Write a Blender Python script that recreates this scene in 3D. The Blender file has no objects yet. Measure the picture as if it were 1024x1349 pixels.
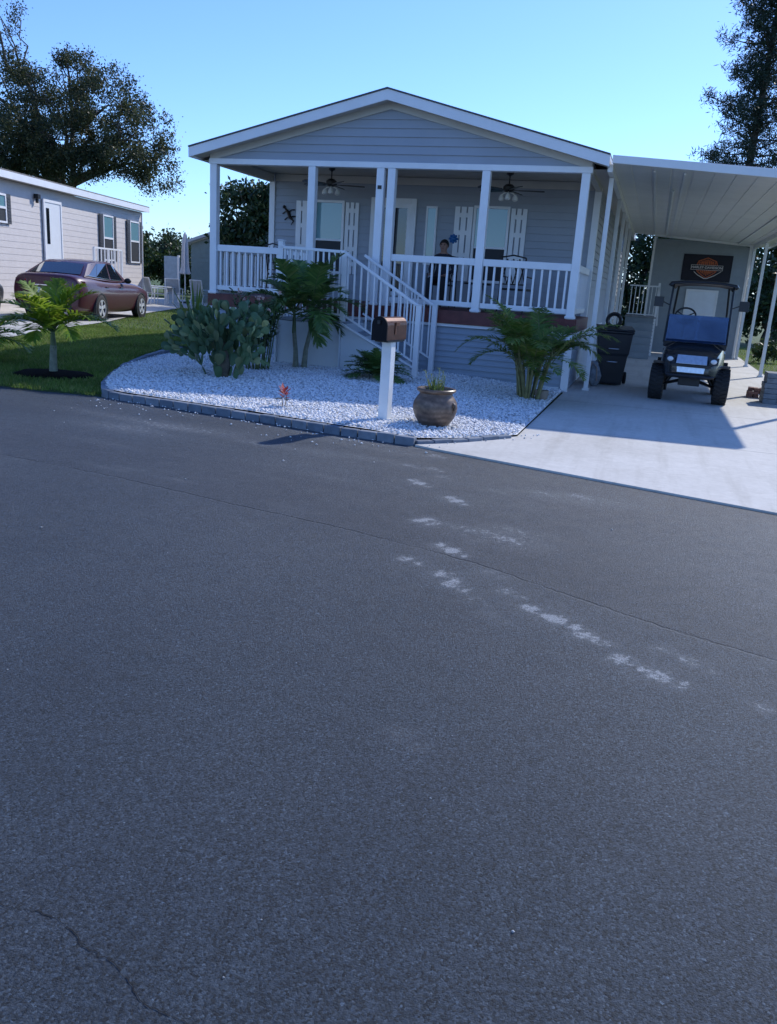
import bpy, bmesh, math, random
import numpy as np
from mathutils import Vector, Matrix, Euler
random.seed(7); RNG = np.random.default_rng(7)
S = bpy.context.scene; COL = S.collection
PI = math.pi; R = math.radians

# ------------------------------------------------------------------ helpers
ABS = {}
class MB:
    """collects geometry for one mesh"""
    def __init__(s): s.v = []; s.f = []; s.mi = []; s.M = None; s.m = 0
    def add(s, vs, fs):
        b = len(s.v)
        if s.M is not None: vs = [s.M @ Vector(p) for p in vs]
        s.v += [tuple(p) for p in vs]
        s.f += [tuple(b + i for i in f) for f in fs]; s.mi += [s.m] * len(fs)
        return s
    def box(s, x0, x1, y0, y1, z0, z1):
        return s.add([(x0,y0,z0),(x1,y0,z0),(x1,y1,z0),(x0,y1,z0),(x0,y0,z1),(x1,y0,z1),(x1,y1,z1),(x0,y1,z1)],
                     [(0,3,2,1),(4,5,6,7),(0,1,5,4),(1,2,6,5),(2,3,7,6),(3,0,4,7)])
    def bar(s, a, b, w, h=None, up=(0,0,1)):
        h = h or w; a = Vector(a); b = Vector(b); d = (b-a).normalized(); u = Vector(up)
        if abs(d.dot(u)) > .98: u = Vector((0,1,0))
        x = d.cross(u).normalized()*w/2; z = x.cross(d).normalized()*h/2
        vs = [p+i*x+j*z for p in (a,b) for i,j in ((-1,-1),(1,-1),(1,1),(-1,1))]
        return s.add(vs, [(0,1,2,3),(7,6,5,4),(0,4,5,1),(1,5,6,2),(2,6,7,3),(3,7,4,0)])
    def tube(s, pts, r, n=8, cap=True):
        pts = [Vector(p) for p in pts]
        rs = r if isinstance(r,(list,tuple)) else [r]*len(pts)
        vs = []; fs = []; prev = None
        for i,p in enumerate(pts):
            d = (pts[min(i+1,len(pts)-1)]-pts[max(i-1,0)])
            d = d.normalized() if d.length > 1e-9 else Vector((0,0,1))
            if prev is None:
                u = Vector((0,0,1)) if abs(d.z) < .9 else Vector((1,0,0))
                x = d.cross(u).normalized()
            else:
                x = (prev - d*prev.dot(d))
                x = x.normalized() if x.length > 1e-6 else d.orthogonal().normalized()
            prev = x; y = d.cross(x)
            for k in range(n):
                a = 2*PI*k/n; vs.append(p+(x*math.cos(a)+y*math.sin(a))*rs[i])
        for i in range(len(pts)-1):
            for k in range(n):
                a=i*n+k; b=i*n+(k+1)%n; fs.append((a,b,b+n,a+n))
        if cap: fs += [tuple(range(n-1,-1,-1)), tuple((len(pts)-1)*n+k for k in range(n))]
        return s.add(vs, fs)
    def lathe(s, prof, n=20, c=(0,0,0), axis='z', cap=True):
        vs=[]; fs=[]; cap = cap and prof[0]!=prof[-1]
        for r,z in prof:
            for k in range(n):
                a=2*PI*k/n; p=(r*math.cos(a), r*math.sin(a), z)
                if axis=='y': p=(p[0],p[2],p[1])
                if axis=='x': p=(p[2],p[0],p[1])
                vs.append((p[0]+c[0],p[1]+c[1],p[2]+c[2]))
        for i in range(len(prof)-1):
            for k in range(n):
                a=i*n+k; b=i*n+(k+1)%n; fs.append((a,b,b+n,a+n))
        if cap and prof[0][0]>1e-4: fs.append(tuple(range(n-1,-1,-1)))
        if cap and prof[-1][0]>1e-4: fs.append(tuple((len(prof)-1)*n+k for k in range(n)))
        return s.add(vs, fs)
    def prism(s, poly, d):
        """polygon (list of 3d points) extruded by vector d"""
        n=len(poly); p=[Vector(q) for q in poly]; d=Vector(d)
        return s.add(p+[q+d for q in p], [tuple(range(n-1,-1,-1)), tuple(range(n,2*n))]+[(i,(i+1)%n,(i+1)%n+n,i+n) for i in range(n)])
    def ball(s, c, r, n=12, m=8, sc=(1,1,1)):
        prof=[]; vs=[]; fs=[]
        for i in range(m+1):
            t=PI*i/m
            for k in range(n):
                a=2*PI*k/n; vs.append((c[0]+r*sc[0]*math.sin(t)*math.cos(a), c[1]+r*sc[1]*math.sin(t)*math.sin(a), c[2]-r*sc[2]*math.cos(t)))
        for i in range(m):
            for k in range(n):
                a=i*n+k; b=i*n+(k+1)%n; fs.append((a,b,b+n,a+n))
        return s.add(vs, fs)

def link(name, me, parent=None):
    o = bpy.data.objects.new(name, me); COL.objects.link(o)
    if parent is not None: o.parent = parent
    return o
def base_of(o): return ABS.get(o, Vector((0,0,0)))
def part(name, mb, mat, parent=None, smooth=False, bevel=0, label=None, loc=None, subsurf=0, recalc=True):
    me = bpy.data.meshes.new(name)
    off = base_of(parent) if parent is not None else Vector(loc or (0,0,0))
    me.from_pydata([(p[0]-off[0],p[1]-off[1],p[2]-off[2]) for p in mb.v], [], mb.f)
    mats = mat if isinstance(mat,(list,tuple)) else [mat]
    for m in mats: me.materials.append(m)
    if len(mats) > 1: me.polygons.foreach_set('material_index', mb.mi)
    if recalc:
        bm=bmesh.new(); bm.from_mesh(me); bmesh.ops.remove_doubles(bm, verts=bm.verts, dist=1e-5) if smooth else None
        bmesh.ops.recalc_face_normals(bm, faces=bm.faces); bm.to_mesh(me); bm.free()
    if smooth:
        me.polygons.foreach_set('use_smooth',[True]*len(me.polygons))
        if not subsurf:
            try: me.set_sharp_from_angle(angle=R(42))
            except Exception: pass
    me.update()
    o = link(name, me, parent)
    if parent is None: o.location = off
    ABS[o] = off
    if bevel:
        m=o.modifiers.new('bevel','BEVEL'); m.width=bevel; m.segments=2; m.limit_method='ANGLE'
    if subsurf:
        m=o.modifiers.new('sub','SUBSURF'); m.levels=subsurf; m.render_levels=subsurf
    if label: o['label']=label
    return o
def thing(name, label, cat, loc, rotz=0, group=None):
    o = bpy.data.objects.new(name, None); COL.objects.link(o); o.empty_display_size=.2
    o.location=loc; o.rotation_euler=(0,0,rotz); tag(o,label,cat,group)
    ABS[o] = Vector(loc) if rotz==0 else Vector((0,0,0))
    if rotz: LOCAL.add(o)
    return o
LOCAL=set()
def local_thing(name, label, cat, loc, rotz=0, group=None):
    o = thing(name,label,cat,loc,0,group); o.rotation_euler=(0,0,rotz); ABS[o]=Vector((0,0,0)); return o
def tag(o, label, cat, group=None):
    o['label']=label; o['category']=cat
    if group: o['group']=group
    return o
def structure(o, kind='structure'): o['kind']=kind; return o
def dup(root, loc, rotz, label, group=None):
    def cp(o, par):
        c=o.copy(); COL.objects.link(c); c.parent=par
        for ch in o.children: cp(ch, c)
        return c
    r=cp(root,None); r.location=loc; r.rotation_euler=(0,0,rotz); r['label']=label
    if group: r['group']=group
    return r
def npmesh(name, verts, faces_flat, nper, mat, parent=None, smooth=False):
    """fast mesh from arrays: faces all with nper corners"""
    off=base_of(parent) if parent is not None else Vector((0,0,0))
    me=bpy.data.meshes.new(name); v=np.asarray(verts,np.float32)-np.array(off,np.float32)
    f=np.asarray(faces_flat,np.int32).ravel(); nf=len(f)//nper
    me.vertices.add(len(v)); me.vertices.foreach_set('co',v.ravel())
    me.loops.add(len(f)); me.loops.foreach_set('vertex_index',f)
    me.polygons.add(nf); me.polygons.foreach_set('loop_start',np.arange(0,nf*nper,nper,dtype=np.int32))
    if smooth: me.polygons.foreach_set('use_smooth',np.ones(nf,bool))
    me.materials.append(mat); me.update(calc_edges=True); me.validate()
    o=link(name,me,parent); ABS[o]=off
    return o

# ------------------------------------------------------------------ materials
def new_mat(name):
    m=bpy.data.materials.new(name); m.use_nodes=True
    nt=m.node_tree; return m, nt, nt.nodes['Principled BSDF']
def N(nt, typ, **kw):
    n=nt.nodes.new(typ)
    for k,v in kw.items():
        if k.startswith('i_'): n.inputs[k[2:].replace('_',' ')].default_value=v
        else: setattr(n,k,v)
    return n
def L(nt,a,b): nt.links.new(a,b)
def ramp(nt, fac, stops):
    r=N(nt,'ShaderNodeValToRGB'); e=r.color_ramp.elements
    while len(e)<len(stops): e.new(.5)
    for el,(p,c) in zip(e,stops): el.position=p; el.color=(*c,1) if len(c)==3 else c
    L(nt,fac,r.inputs['Fac']); return r
def noise(nt, vec, scale, detail=4, rough=.55):
    n=N(nt,'ShaderNodeTexNoise'); n.inputs['Scale'].default_value=scale; n.inputs['Detail'].default_value=detail; n.inputs['Roughness'].default_value=rough
    if vec is not None: L(nt,vec,n.inputs['Vector'])
    return n
def mixc(nt, fac, a, b, typ='MIX'):
    m=N(nt,'ShaderNodeMix',data_type='RGBA',blend_type=typ)
    for i,x in ((0,fac),(6,a),(7,b)):
        if isinstance(x,(int,float)): m.inputs[i].default_value=x
        elif isinstance(x,tuple): m.inputs[i].default_value=(*x,1) if len(x)==3 else x
        else: L(nt,x,m.inputs[i])
    return m.outputs[2]
def math_(nt, op, a, b=None, c=None, clamp=False):
    m=N(nt,'ShaderNodeMath',operation=op,use_clamp=clamp)
    for i,x in enumerate((a,b,c)):
        if x is None: continue
        if isinstance(x,(int,float)): m.inputs[i].default_value=x
        else: L(nt,x,m.inputs[i])
    return m.outputs[0]
def bump(nt, b, h, strength=.3, dist=.01):
    n=N(nt,'ShaderNodeBump'); n.inputs['Strength'].default_value=strength; n.inputs['Distance'].default_value=dist
    L(nt,h,n.inputs['Height']); L(nt,n.outputs[0],b.inputs['Normal']); return n
def geo_pos(nt): return N(nt,'ShaderNodeNewGeometry').outputs['Position']
def basic(name, col, rough=.5, metal=0, var=.12, scale=6, bstr=0, bscale=60, coat=0, spec=None, dirt=0):
    m,nt,b=new_mat(name)
    pos=geo_pos(nt)
    n=noise(nt,pos,scale,5)
    lo=tuple(c*(1-var) for c in col); hi=tuple(min(1,c*(1+var)) for c in col)
    r=ramp(nt,n.outputs['Fac'],[(.3,lo),(.7,hi)])
    out=r.outputs[0]
    if dirt:
        n2=noise(nt,pos,2.3,6,.7); r2=ramp(nt,n2.outputs['Fac'],[(.5,(0,0,0)),(.75,(1,1,1))])
        out=mixc(nt,math_(nt,'MULTIPLY',r2.outputs[0],dirt),out,tuple(c*.45 for c in col))
    L(nt,out,b.inputs['Base Color'])
    b.inputs['Roughness'].default_value=rough; b.inputs['Metallic'].default_value=metal
    if coat: b.inputs['Coat Weight'].default_value=coat; b.inputs['Coat Roughness'].default_value=.05
    if spec is not None: b.inputs['Specular IOR Level'].default_value=spec
    if bstr:
        nb=noise(nt,pos,bscale,3); bump(nt,b,nb.outputs['Fac'],bstr,.01)
    return m
def leaf_mat(name, c0, c1, c2=None, rough=.5, trans=.25, spec=.3):
    m,nt,b=new_mat(name)
    g=N(nt,'ShaderNodeNewGeometry')
    st=[(0,c0),(.75,c1)]+([(1,c2)] if c2 else [])
    r=ramp(nt,g.outputs['Random Per Island'],st)
    n=noise(nt,g.outputs['Position'],1.3,3); r2=ramp(nt,n.outputs['Fac'],[(.3,(.7,.7,.7)),(.7,(1.25,1.25,1.25))])
    col=mixc(nt,1.0,r.outputs[0],r2.outputs[0],'MULTIPLY')
    L(nt,col,b.inputs['Base Color']); b.inputs['Roughness'].default_value=rough; b.inputs['Specular IOR Level'].default_value=spec
    t=N(nt,'ShaderNodeBsdfTranslucent'); hs=N(nt,'ShaderNodeHueSaturation'); hs.inputs['Value'].default_value=1.5; hs.inputs['Hue'].default_value=.485
    L(nt,col,hs.inputs['Color']); L(nt,hs.outputs[0],t.inputs['Color'])
    mx=N(nt,'ShaderNodeMixShader'); mx.inputs[0].default_value=trans
    L(nt,b.outputs[0],mx.inputs[1]); L(nt,t.outputs[0],mx.inputs[2]); L(nt,mx.outputs[0],nt.nodes['Material Output'].inputs[0])
    return m

WHITE=basic('white_vinyl',(.80,.81,.82),.42,var=.04,scale=3,dirt=.10)
WHITE2=basic('white_aluminium',(.76,.77,.77),.4,var=.04,scale=2,dirt=.12)
SIDING=basic('blue_grey_siding',(.345,.375,.42),.55,var=.05,scale=1.2,bstr=.05,bscale=90,dirt=.08)
SKIRT=basic('blue_skirt_siding',(.30,.355,.42),.55,var=.07,scale=1.5,bstr=.05,bscale=90,dirt=.18)
PANEL=basic('pale_stair_panel',(.62,.655,.67),.6,var=.05,scale=2,dirt=.15)
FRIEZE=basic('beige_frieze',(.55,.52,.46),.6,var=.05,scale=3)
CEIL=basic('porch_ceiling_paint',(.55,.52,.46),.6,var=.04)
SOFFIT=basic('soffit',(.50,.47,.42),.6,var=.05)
REDWOOD=basic('red_deck_stain',(.13,.032,.028),.55,var=.3,scale=8,bstr=.2,bscale=40)
SHINGLE=basic('roof_shingle',(.10,.10,.105),.9,var=.3,scale=12,bstr=.4,bscale=70)
DARKMETAL=basic('dark_bronze',(.022,.020,.020),.35,metal=.3,var=.2)
BLACK=basic('black_plastic',(.014,.015,.018),.45,var=.2,scale=9)
RUBBER=basic('tyre_rubber',(.018,.018,.019),.8,var=.25,scale=14,bstr=.1)
CHROME=basic('bright_metal',(.75,.77,.8),.16,metal=1,var=.04)
STEEL=basic('brushed_steel',(.62,.64,.67),.38,metal=1,var=.12,scale=20)
LAMPGLASS=basic('frosted_lamp',(.8,.78,.72),.3,var=.02)
def glass_mat(name, tint, rough=.03, spec=.6, emit=None):
    m,nt,b=new_mat(name); b.inputs['Base Color'].default_value=(*tint,1); b.inputs['Roughness'].default_value=rough
    b.inputs['Specular IOR Level'].default_value=spec; b.inputs['Coat Weight'].default_value=.6; b.inputs['Coat Roughness'].default_value=.02
    nz=noise(nt,geo_pos(nt),2.2,2); bump(nt,b,nz.outputs['Fac'],.06,.02)
    return m
GLASSDARK=glass_mat('dark_glass',(.012,.016,.022))
GLASSPALE=glass_mat('blind_with_sky_reflection_tint',(.17,.34,.39))  # pale blind behind glass; cyan sky reflection put into the base colour
GLASSCAR=glass_mat('car_glass',(.012,.018,.03),.02,.9)

# ------------------------------------------------------------------ camera, world, sun
cam=bpy.data.cameras.new('camera'); co=bpy.data.objects.new('camera',cam); COL.objects.link(co); S.camera=co
yaw,pit,rol=0.2876,0.2693,0.0649
f0=Vector((-math.sin(yaw),math.cos(yaw),0)); r0=Vector((math.cos(yaw),math.sin(yaw),0)); u0=Vector((0,0,1))
fw=f0*math.cos(pit)-u0*math.sin(pit); up=u0*math.cos(pit)+f0*math.sin(pit)
rt=r0*math.cos(rol)+up*math.sin(rol); up2=-r0*math.sin(rol)+up*math.cos(rol)
co.matrix_world=Matrix(((rt.x,up2.x,-fw.x,0),(rt.y,up2.y,-fw.y,0),(rt.z,up2.z,-fw.z,1.6),(0,0,0,1)))
cam.sensor_fit='VERTICAL'; cam.sensor_height=36; cam.sensor_width=27; cam.lens=1088.13/1349*36
cam.clip_start=.05; cam.clip_end=4000
SUN_EL,SUN_AZ=R(38),R(25.5)
w=bpy.data.worlds.new('World'); S.world=w; w.use_nodes=True
sky=w.node_tree.nodes.new('ShaderNodeTexSky'); sky.sky_type='NISHITA'; sky.sun_disc=False
sky.sun_elevation=SUN_EL; sky.sun_rotation=SUN_AZ; sky.air_density=1.0; sky.dust_density=.3; sky.ozone_density=2.0
bg=w.node_tree.nodes['Background']; bg.inputs['Strength'].default_value=.14
tint=mixc(w.node_tree,1.0,sky.outputs[0],(.42,.575,.90),'MULTIPLY'); w.node_tree.links.new(tint,bg.inputs['Color'])
sl=bpy.data.lights.new('sun','SUN'); sl.energy=2.1; sl.angle=R(.8); sl.color=(1,.955,.88)
so=bpy.data.objects.new('sun',sl); COL.objects.link(so)
sd=Vector((math.sin(SUN_AZ)*math.cos(SUN_EL),math.cos(SUN_AZ)*math.cos(SUN_EL),math.sin(SUN_EL)))
so.rotation_euler=sd.to_track_quat('Z','Y').to_euler(); so.location=(20,40,40)
S.view_settings.view_transform='Standard'; S.view_settings.look='None'; S.view_settings.exposure=.92; S.view_settings.gamma=1
S.cycles.max_bounces=8; S.cycles.transparent_max_bounces=12
S.cycles.sample_clamp_indirect=6

# ------------------------------------------------------------------ terrain functions
EDGE_X=[-90,-14,-9,-7.9,-6.7,-6.5,-4.24,-2.19,-1.93,1.18,3,60]
EDGE_Y=[14,9.2,8.78,8.76,8.92,8.90,8.52,8.16,8.10,7.16,6.6,-9]
def edge(x): return np.interp(x,EDGE_X,EDGE_Y)
def sst(t): t=np.clip(t,0,1); return t*t*(3-2*t)
def lawn_z(x,y): return .02+.19*sst((y-edge(x))/6.0)*sst((-6.2-x)/3.0)+ .0*x
BX=[-8.68,-8.52,-8.3,-7.93,-7.41,-6.91,-6.5,-6.16,-5.68,-4.24,-3.11,-2.19,-1.84,-1.30]
BY=[14.44,13.51,12.58,11.48,10.39,9.52,9.02,8.90,8.83,8.60,8.36,8.26,8.62,9.35]
def bedfront(x): return np.interp(x,BX,BY)
def bed_z(x,y): 
    return .035+.055*sst((-1.3-x)/1.6)+.075*sst((y-bedfront(x)-.2)/3.5)*sst((-2.0-x)/2.5)

def grid_obj(name, xs, ys_fn, zf, mat, nrow):
    X=np.asarray(xs); V=[]
    t=np.linspace(0,1,nrow)
    for x in X:
        y0,y1=ys_fn(x); yy=y0+(y1-y0)*t
        V.append(np.stack([np.full(nrow,x),yy,zf(np.full(nrow,x),yy)],1))
    V=np.concatenate(V); i,j=np.meshgrid(np.arange(len(X)-1),np.arange(nrow-1),indexing='ij')
    a=(i*nrow+j).ravel(); F=np.stack([a,a+nrow,a+nrow+1,a+1],1)
    return npmesh(name,V,F,4,mat,smooth=True)

# ground / lawn
m,nt,b=new_mat('lawn_soil_and_grass'); pos=geo_pos(nt)
n1=noise(nt,pos,.8,5); n2=noise(nt,pos,45,3,.7)
c=ramp(nt,n1.outputs['Fac'],[(.3,(.07,.12,.026)),(.62,(.12,.175,.04)),(.8,(.18,.19,.065))])
c2=mixc(nt,n2.outputs['Fac'],c.outputs[0],(.03,.06,.012))
L(nt,c2,b.inputs['Base Color']); b.inputs['Roughness'].default_value=.9; bump(nt,b,n2.outputs['Fac'],.8,.03); LAWN=m
xs=np.unique(np.concatenate([np.linspace(-400,-30,12),np.linspace(-30,-5.5,50),np.linspace(-5.5,12,25),np.linspace(12,400,12)]))
V=[];rows=np.concatenate([[0,.0001],np.array([.15,.5,1,1.6,2.3,3,4,5,6,8,10,13,17,22,30,45,70,120,220,420.])])
XX=xs
for x in XX:
    yy=edge(x)+rows; z=lawn_z(np.full(len(rows),x),yy)
    z=np.where((x>-8.7)&(x<3.2)&(yy<30),-.02,z); z[0]=-.15
    V.append(np.stack([np.full(len(rows),x),yy,z],1))
nr=len(rows); V=np.concatenate(V); i,j=np.meshgrid(np.arange(len(XX)-1),np.arange(nr-1),indexing='ij'); a=(i*nr+j).ravel()
ground=structure(npmesh('ground',V,np.stack([a,a+nr,a+nr+1,a+1],1),4,LAWN,smooth=True))

# ------------------------------------------------------------------ road
m,nt,b=new_mat('asphalt'); pos=geo_pos(nt); ASPHALT=m
A=lambda nm: N(nt,'ShaderNodeAttribute',attribute_name=nm).outputs['Fac']
sdist=A('seam_distance'); dust=A('dust')
vor=N(nt,'ShaderNodeTexVoronoi'); vor.inputs['Scale'].default_value=140; vor.inputs['Randomness'].default_value=1; L(nt,pos,vor.inputs['Vector'])
vor2=N(nt,'ShaderNodeTexVoronoi'); vor2.inputs['Scale'].default_value=48; L(nt,pos,vor2.inputs['Vector'])
nl=noise(nt,pos,.55,5,.6); nm=noise(nt,pos,7,5,.65); nf=noise(nt,pos,150,2,.7); nl2=noise(nt,pos,1.7,4,.6)
base=ramp(nt,nl.outputs['Fac'],[(.25,(.019,.030,.044)),(.5,(.029,.041,.056)),(.75,(.042,.054,.069))])
agg=ramp(nt,vor.outputs['Color'],[(.0,(.08,.08,.09)),(.2,(.36,.36,.36)),(.45,(.88,.88,.88)),(.72,(1.45,1.45,1.45)),(.92,(2.3,2.28,2.2)),(1,(4.2,4.15,4.0))])
col=mixc(nt,1.0,base.outputs[0],agg.outputs[0],'MULTIPLY'); agg2=ramp(nt,vor2.outputs['Color'],[(0,(.62,.62,.62)),(.5,(1,1,1)),(1,(1.45,1.45,1.45))]); col=mixc(nt,.22,col,agg2.outputs[0],'MULTIPLY')
fine=ramp(nt,nf.outputs['Fac'],[(.3,(.45,.45,.45)),(.7,(1.5,1.5,1.5))]); col=mixc(nt,.9,col,fine.outputs[0],'MULTIPLY')
mid=ramp(nt,nm.outputs['Fac'],[(.3,(.86,.86,.86)),(.7,(1.12,1.12,1.12))]); col=mixc(nt,.8,col,mid.outputs[0],'MULTIPLY')
wob=math_(nt,'MULTIPLY',math_(nt,'SUBTRACT',noise(nt,pos,9,5,.7).outputs['Fac'],.5),.10)
sdw=math_(nt,'ADD',sdist,wob)
ap=N(nt,'ShaderNodeMapRange',interpolation_type='SMOOTHSTEP'); ap.inputs[1].default_value=-.012; ap.inputs[2].default_value=.02; L(nt,sdw,ap.inputs[0])
bandr=ramp(nt,math_(nt,'MULTIPLY_ADD',sdist,.5,0.0,clamp=True),[(0,(.80,.82,.86)),(.35,(.86,.87,.90)),(.75,(1.03,1.05,1.07))]); bandr.color_ramp.interpolation='EASE'
patch=ramp(nt,noise(nt,pos,.9,4,.55).outputs['Fac'],[(.35,(.86,.87,.90)),(.6,(1.08,1.07,1.05))]); col=mixc(nt,.8,col,patch.outputs[0],'MULTIPLY')
old=mixc(nt,1.0,col,bandr.outputs[0],'MULTIPLY')     # older, browner surface next to the kerb
col=mixc(nt,ap.outputs[0],col,old)
ln=math_(nt,'SUBTRACT',1,math_(nt,'MULTIPLY',math_(nt,'ABSOLUTE',sdw),62),clamp=True)
gap=ramp(nt,nl2.outputs['Fac'],[(.36,(.25,.25,.25)),(.55,(1,1,1))])
col=mixc(nt,math_(nt,'MULTIPLY',math_(nt,'MULTIPLY',ln,.5),gap.outputs[0]),col,(.012,.013,.015))
dn=noise(nt,pos,24,6,.75); dn2=noise(nt,pos,70,3,.7)
dv=math_(nt,'ADD',dust,math_(nt,'MULTIPLY_ADD',dn.outputs['Fac'],3.0,-1.5)); dv=math_(nt,'ADD',dv,math_(nt,'MULTIPLY_ADD',dn2.outputs['Fac'],1.1,-.55))
dm=math_(nt,'MULTIPLY_ADD',dv,2.6,-1.35,clamp=True); dm=math_(nt,'MULTIPLY',dm,math_(nt,'MULTIPLY',dust,5.0,clamp=True)); grain=ramp(nt,nf.outputs['Fac'],[(.35,(.12,.12,.12)),(.62,(1,1,1))]); dm=math_(nt,'MULTIPLY',math_(nt,'MULTIPLY',dm,grain.outputs[0]),.62)
soft=math_(nt,'MULTIPLY',math_(nt,'MULTIPLY',dust,.30),math_(nt,'MULTIPLY_ADD',dn.outputs['Fac'],2.4,-.75,clamp=True),clamp=True); dm=math_(nt,'MAXIMUM',dm,soft)
col=mixc(nt,dm,col,(.62,.66,.68))
L(nt,col,b.inputs['Base Color'])
rr=ramp(nt,nm.outputs['Fac'],[(.3,(.50,.50,.50)),(.75,(.66,.66,.66))]); L(nt,rr.outputs[0],b.inputs['Roughness']); b.inputs['Specular IOR Level'].default_value=.42
nb1=noise(nt,pos,70,6,.78); nb2=noise(nt,pos,190,3,.7)
h=math_(nt,'ADD',math_(nt,'MULTIPLY',nb1.outputs['Fac'],1.1),math_(nt,'MULTIPLY',nb2.outputs['Fac'],.6)); h=math_(nt,'ADD',h,math_(nt,'MULTIPLY',vor.outputs['Distance'],-.22)); h=math_(nt,'ADD',h,math_(nt,'MULTIPLY',math_(nt,'MULTIPLY',ln,gap.outputs[0]),-1.0))
bump(nt,b,h,.85,.011)

SEAM=[(-40,6.2),(-9,5.75),(-5.09,5.6),(-3.88,5.44),(-2.8,5.2),(-1.85,5.02),(-.86,4.73),(-.19,4.40),(.3,4.16),(.8,3.98),(3,3.3),(40,-8)]
FP=[(-1.73,6.62),(-1.31,6.2),(-1.36,5.43),(-1.08,4.94),(-.98,4.86),(-1.2,4.58),(-.94,4.41),(-.85,4.26),(-.7,4.57,.4),(-.54,4.3,.6),(-.38,4.1,1.0),(-.23,4.01,1.05),(-.10,3.88,.6),(.10,3.66,.95),(.27,3.55,.95),(.28,3.86,.45),(.41,3.77,.45),(-.73,5.57,.4),(-.7,5.29,.5),(-.87,5.39,.4),(-1.07,5.43,.4),(-.37,6.84,.5),(-1.05,6.65,.4),(-.68,6.8,.4),(-.69,4.1,.35),(-.57,3.92,.35),(-1.84,7.79,.7),(-1.7,7.17,.7),(-1.95,7.2,.5),(.69,3.42,.5),(-1.66,6.52,.7),(-1.25,6.1,.8),(-1.30,5.5,.8),(-.66,2.62,.28),(-.05,3.86,.5),(-1.55,6.9,.5),(-.62,3.15,.0)]
ST=[(-5.14,7.18,.5,.12,.5),(-5.0,7.3,.5,.1,.6),(-5.0,7.43,.3,.08,.5),(-4.76,7.53,.5,.08,.5),(-4.45,7.62,.7,.1,.55),(-4.37,7.78,.6,.1,.45),(-4.75,6.51,.5,.08,.3),(-4.1,5.67,.3,.04,.5),(-3.94,5.74,.2,.04,.5),(-3.86,6.41,.2,.04,.3),(-3.43,5.61,.2,.04,.5),(-3.59,7.34,.3,.08,.7),(-2.92,7.26,.4,.12,.45),(-2.4,6.35,.3,.06,.4),(-2.41,7.31,.4,.1,.5),(-2.94,6.1,.3,.05,.35),(-2.96,8.1,.5,.08,.6),(-3.12,7.93,.4,.1,.4),(-4.94,7.68,.9,.12,.4),(-2.2,7.75,.6,.15,.45),(-5.9,7.9,.8,.15,.3),(-2.3,5.3,.3,.1,.25),(-2.0,5.8,.4,.15,.2)]
xs=np.unique(np.concatenate([np.linspace(-90,-7.5,14),np.arange(-7.5,2.5,.035),np.linspace(2.5,60,12)]))
t=np.unique(np.concatenate([np.linspace(-30,2.0,7),np.arange(2.0,9.0,.035)]))
nx,ny=len(xs),len(t); X,Y=np.meshgrid(xs,t,indexing='ij'); E_=edge(X)
Y=np.where(Y>5.5,5.5+(Y-5.5)*(E_-5.5)/(t[-1]-5.5),Y); Y=np.where(X>8,np.minimum(Y,E_),Y)
Z=-.006*np.clip((Y-6)/2,0,1)
V=np.stack([X.ravel(),Y.ravel(),Z.ravel()],1)
i,j=np.meshgrid(np.arange(nx-1),np.arange(ny-1),indexing='ij'); a=(i*ny+j).ravel()
road=structure(npmesh('road',V,np.stack([a,a+ny,a+ny+1,a+1],1),4,ASPHALT,smooth=True))
sdv=(Y-np.interp(X,[p[0] for p in SEAM],[p[1] for p in SEAM])).ravel()
du=np.zeros(X.shape)
for p in FP:
    amp=p[2] if len(p)>2 else .9; px,py=p[0],p[1]
    # a shoe print: sole and heel, pointing down the road
    for k,(dx,dy,rx,ry) in enumerate(((-.03,.025,.060,.060),(.065,-.035,.036,.042))):
        q=((X-px-dx)/rx)**2+((Y-py-dy)/ry)**2; du+=amp*.80*np.exp(-q**2)
    q=((X-px)/.16)**2+((Y-py)/.12)**2; du+=.16*amp*np.exp(-q)
for sx,sy,rx,ry,am in ST:
    q=((X-sx)/rx)**2+((Y-sy+.17*(X-sx))/ry)**2; du+=.6*am*np.exp(-q)
q=((X+.72)/.42)**2+((Y-5.35)/.30)**2; du+=.26*np.exp(-q*q)
q=((X+.35)/.55)**2+((Y-6.75)/.22)**2; du+=.24*np.exp(-q*q)
du+=.30*np.exp(-((E_-Y)/.25)**2)*(X<-1.9)*(X>-6.6)
for nm_,arr in (('seam_distance',sdv),('dust',du.ravel())):
    at=road.data.attributes.new(nm_,'FLOAT','POINT'); at.data.foreach_set('value',np.clip(arr,-50,50).astype(np.float32))
# crack in the asphalt near the viewer
CR=[(-1.50,1.44),(-1.38,1.425),(-1.33,1.437),(-1.27,1.44),(-1.22,1.437),(-1.17,1.42),(-1.12,1.39),(-1.07,1.382),(-1.02,1.37),(-.98,1.352),(-.94,1.33),(-.9,1.302),(-.86,1.292),(-.81,1.288),(-.77,1.286),(-.70,1.27),(-.62,1.22),(-.5,1.15)]
mb=MB(); pts=[]
for k in range(len(CR)-1):
    for q in range(5):
        s_=q/5; pts.append((CR[k][0]*(1-s_)+CR[k+1][0]*s_+random.gauss(0,.0022),CR[k][1]*(1-s_)+CR[k+1][1]*s_+random.gauss(0,.0026)))
vs=[];fs=[]
for k,(x,y) in enumerate(pts):
    wd=.0010*random.uniform(.35,1.7)
    vs+=[(x-wd*.5,y-wd,.0022),(x+wd*.5,y+wd,.0022)]
    if k: fs.append((2*k-2,2*k-1,2*k+1,2*k))
mb.add(vs,fs); structure(part('pavement_crack',mb,basic('crack_dark',(.008,.009,.011),.95,var=.1)))

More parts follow.
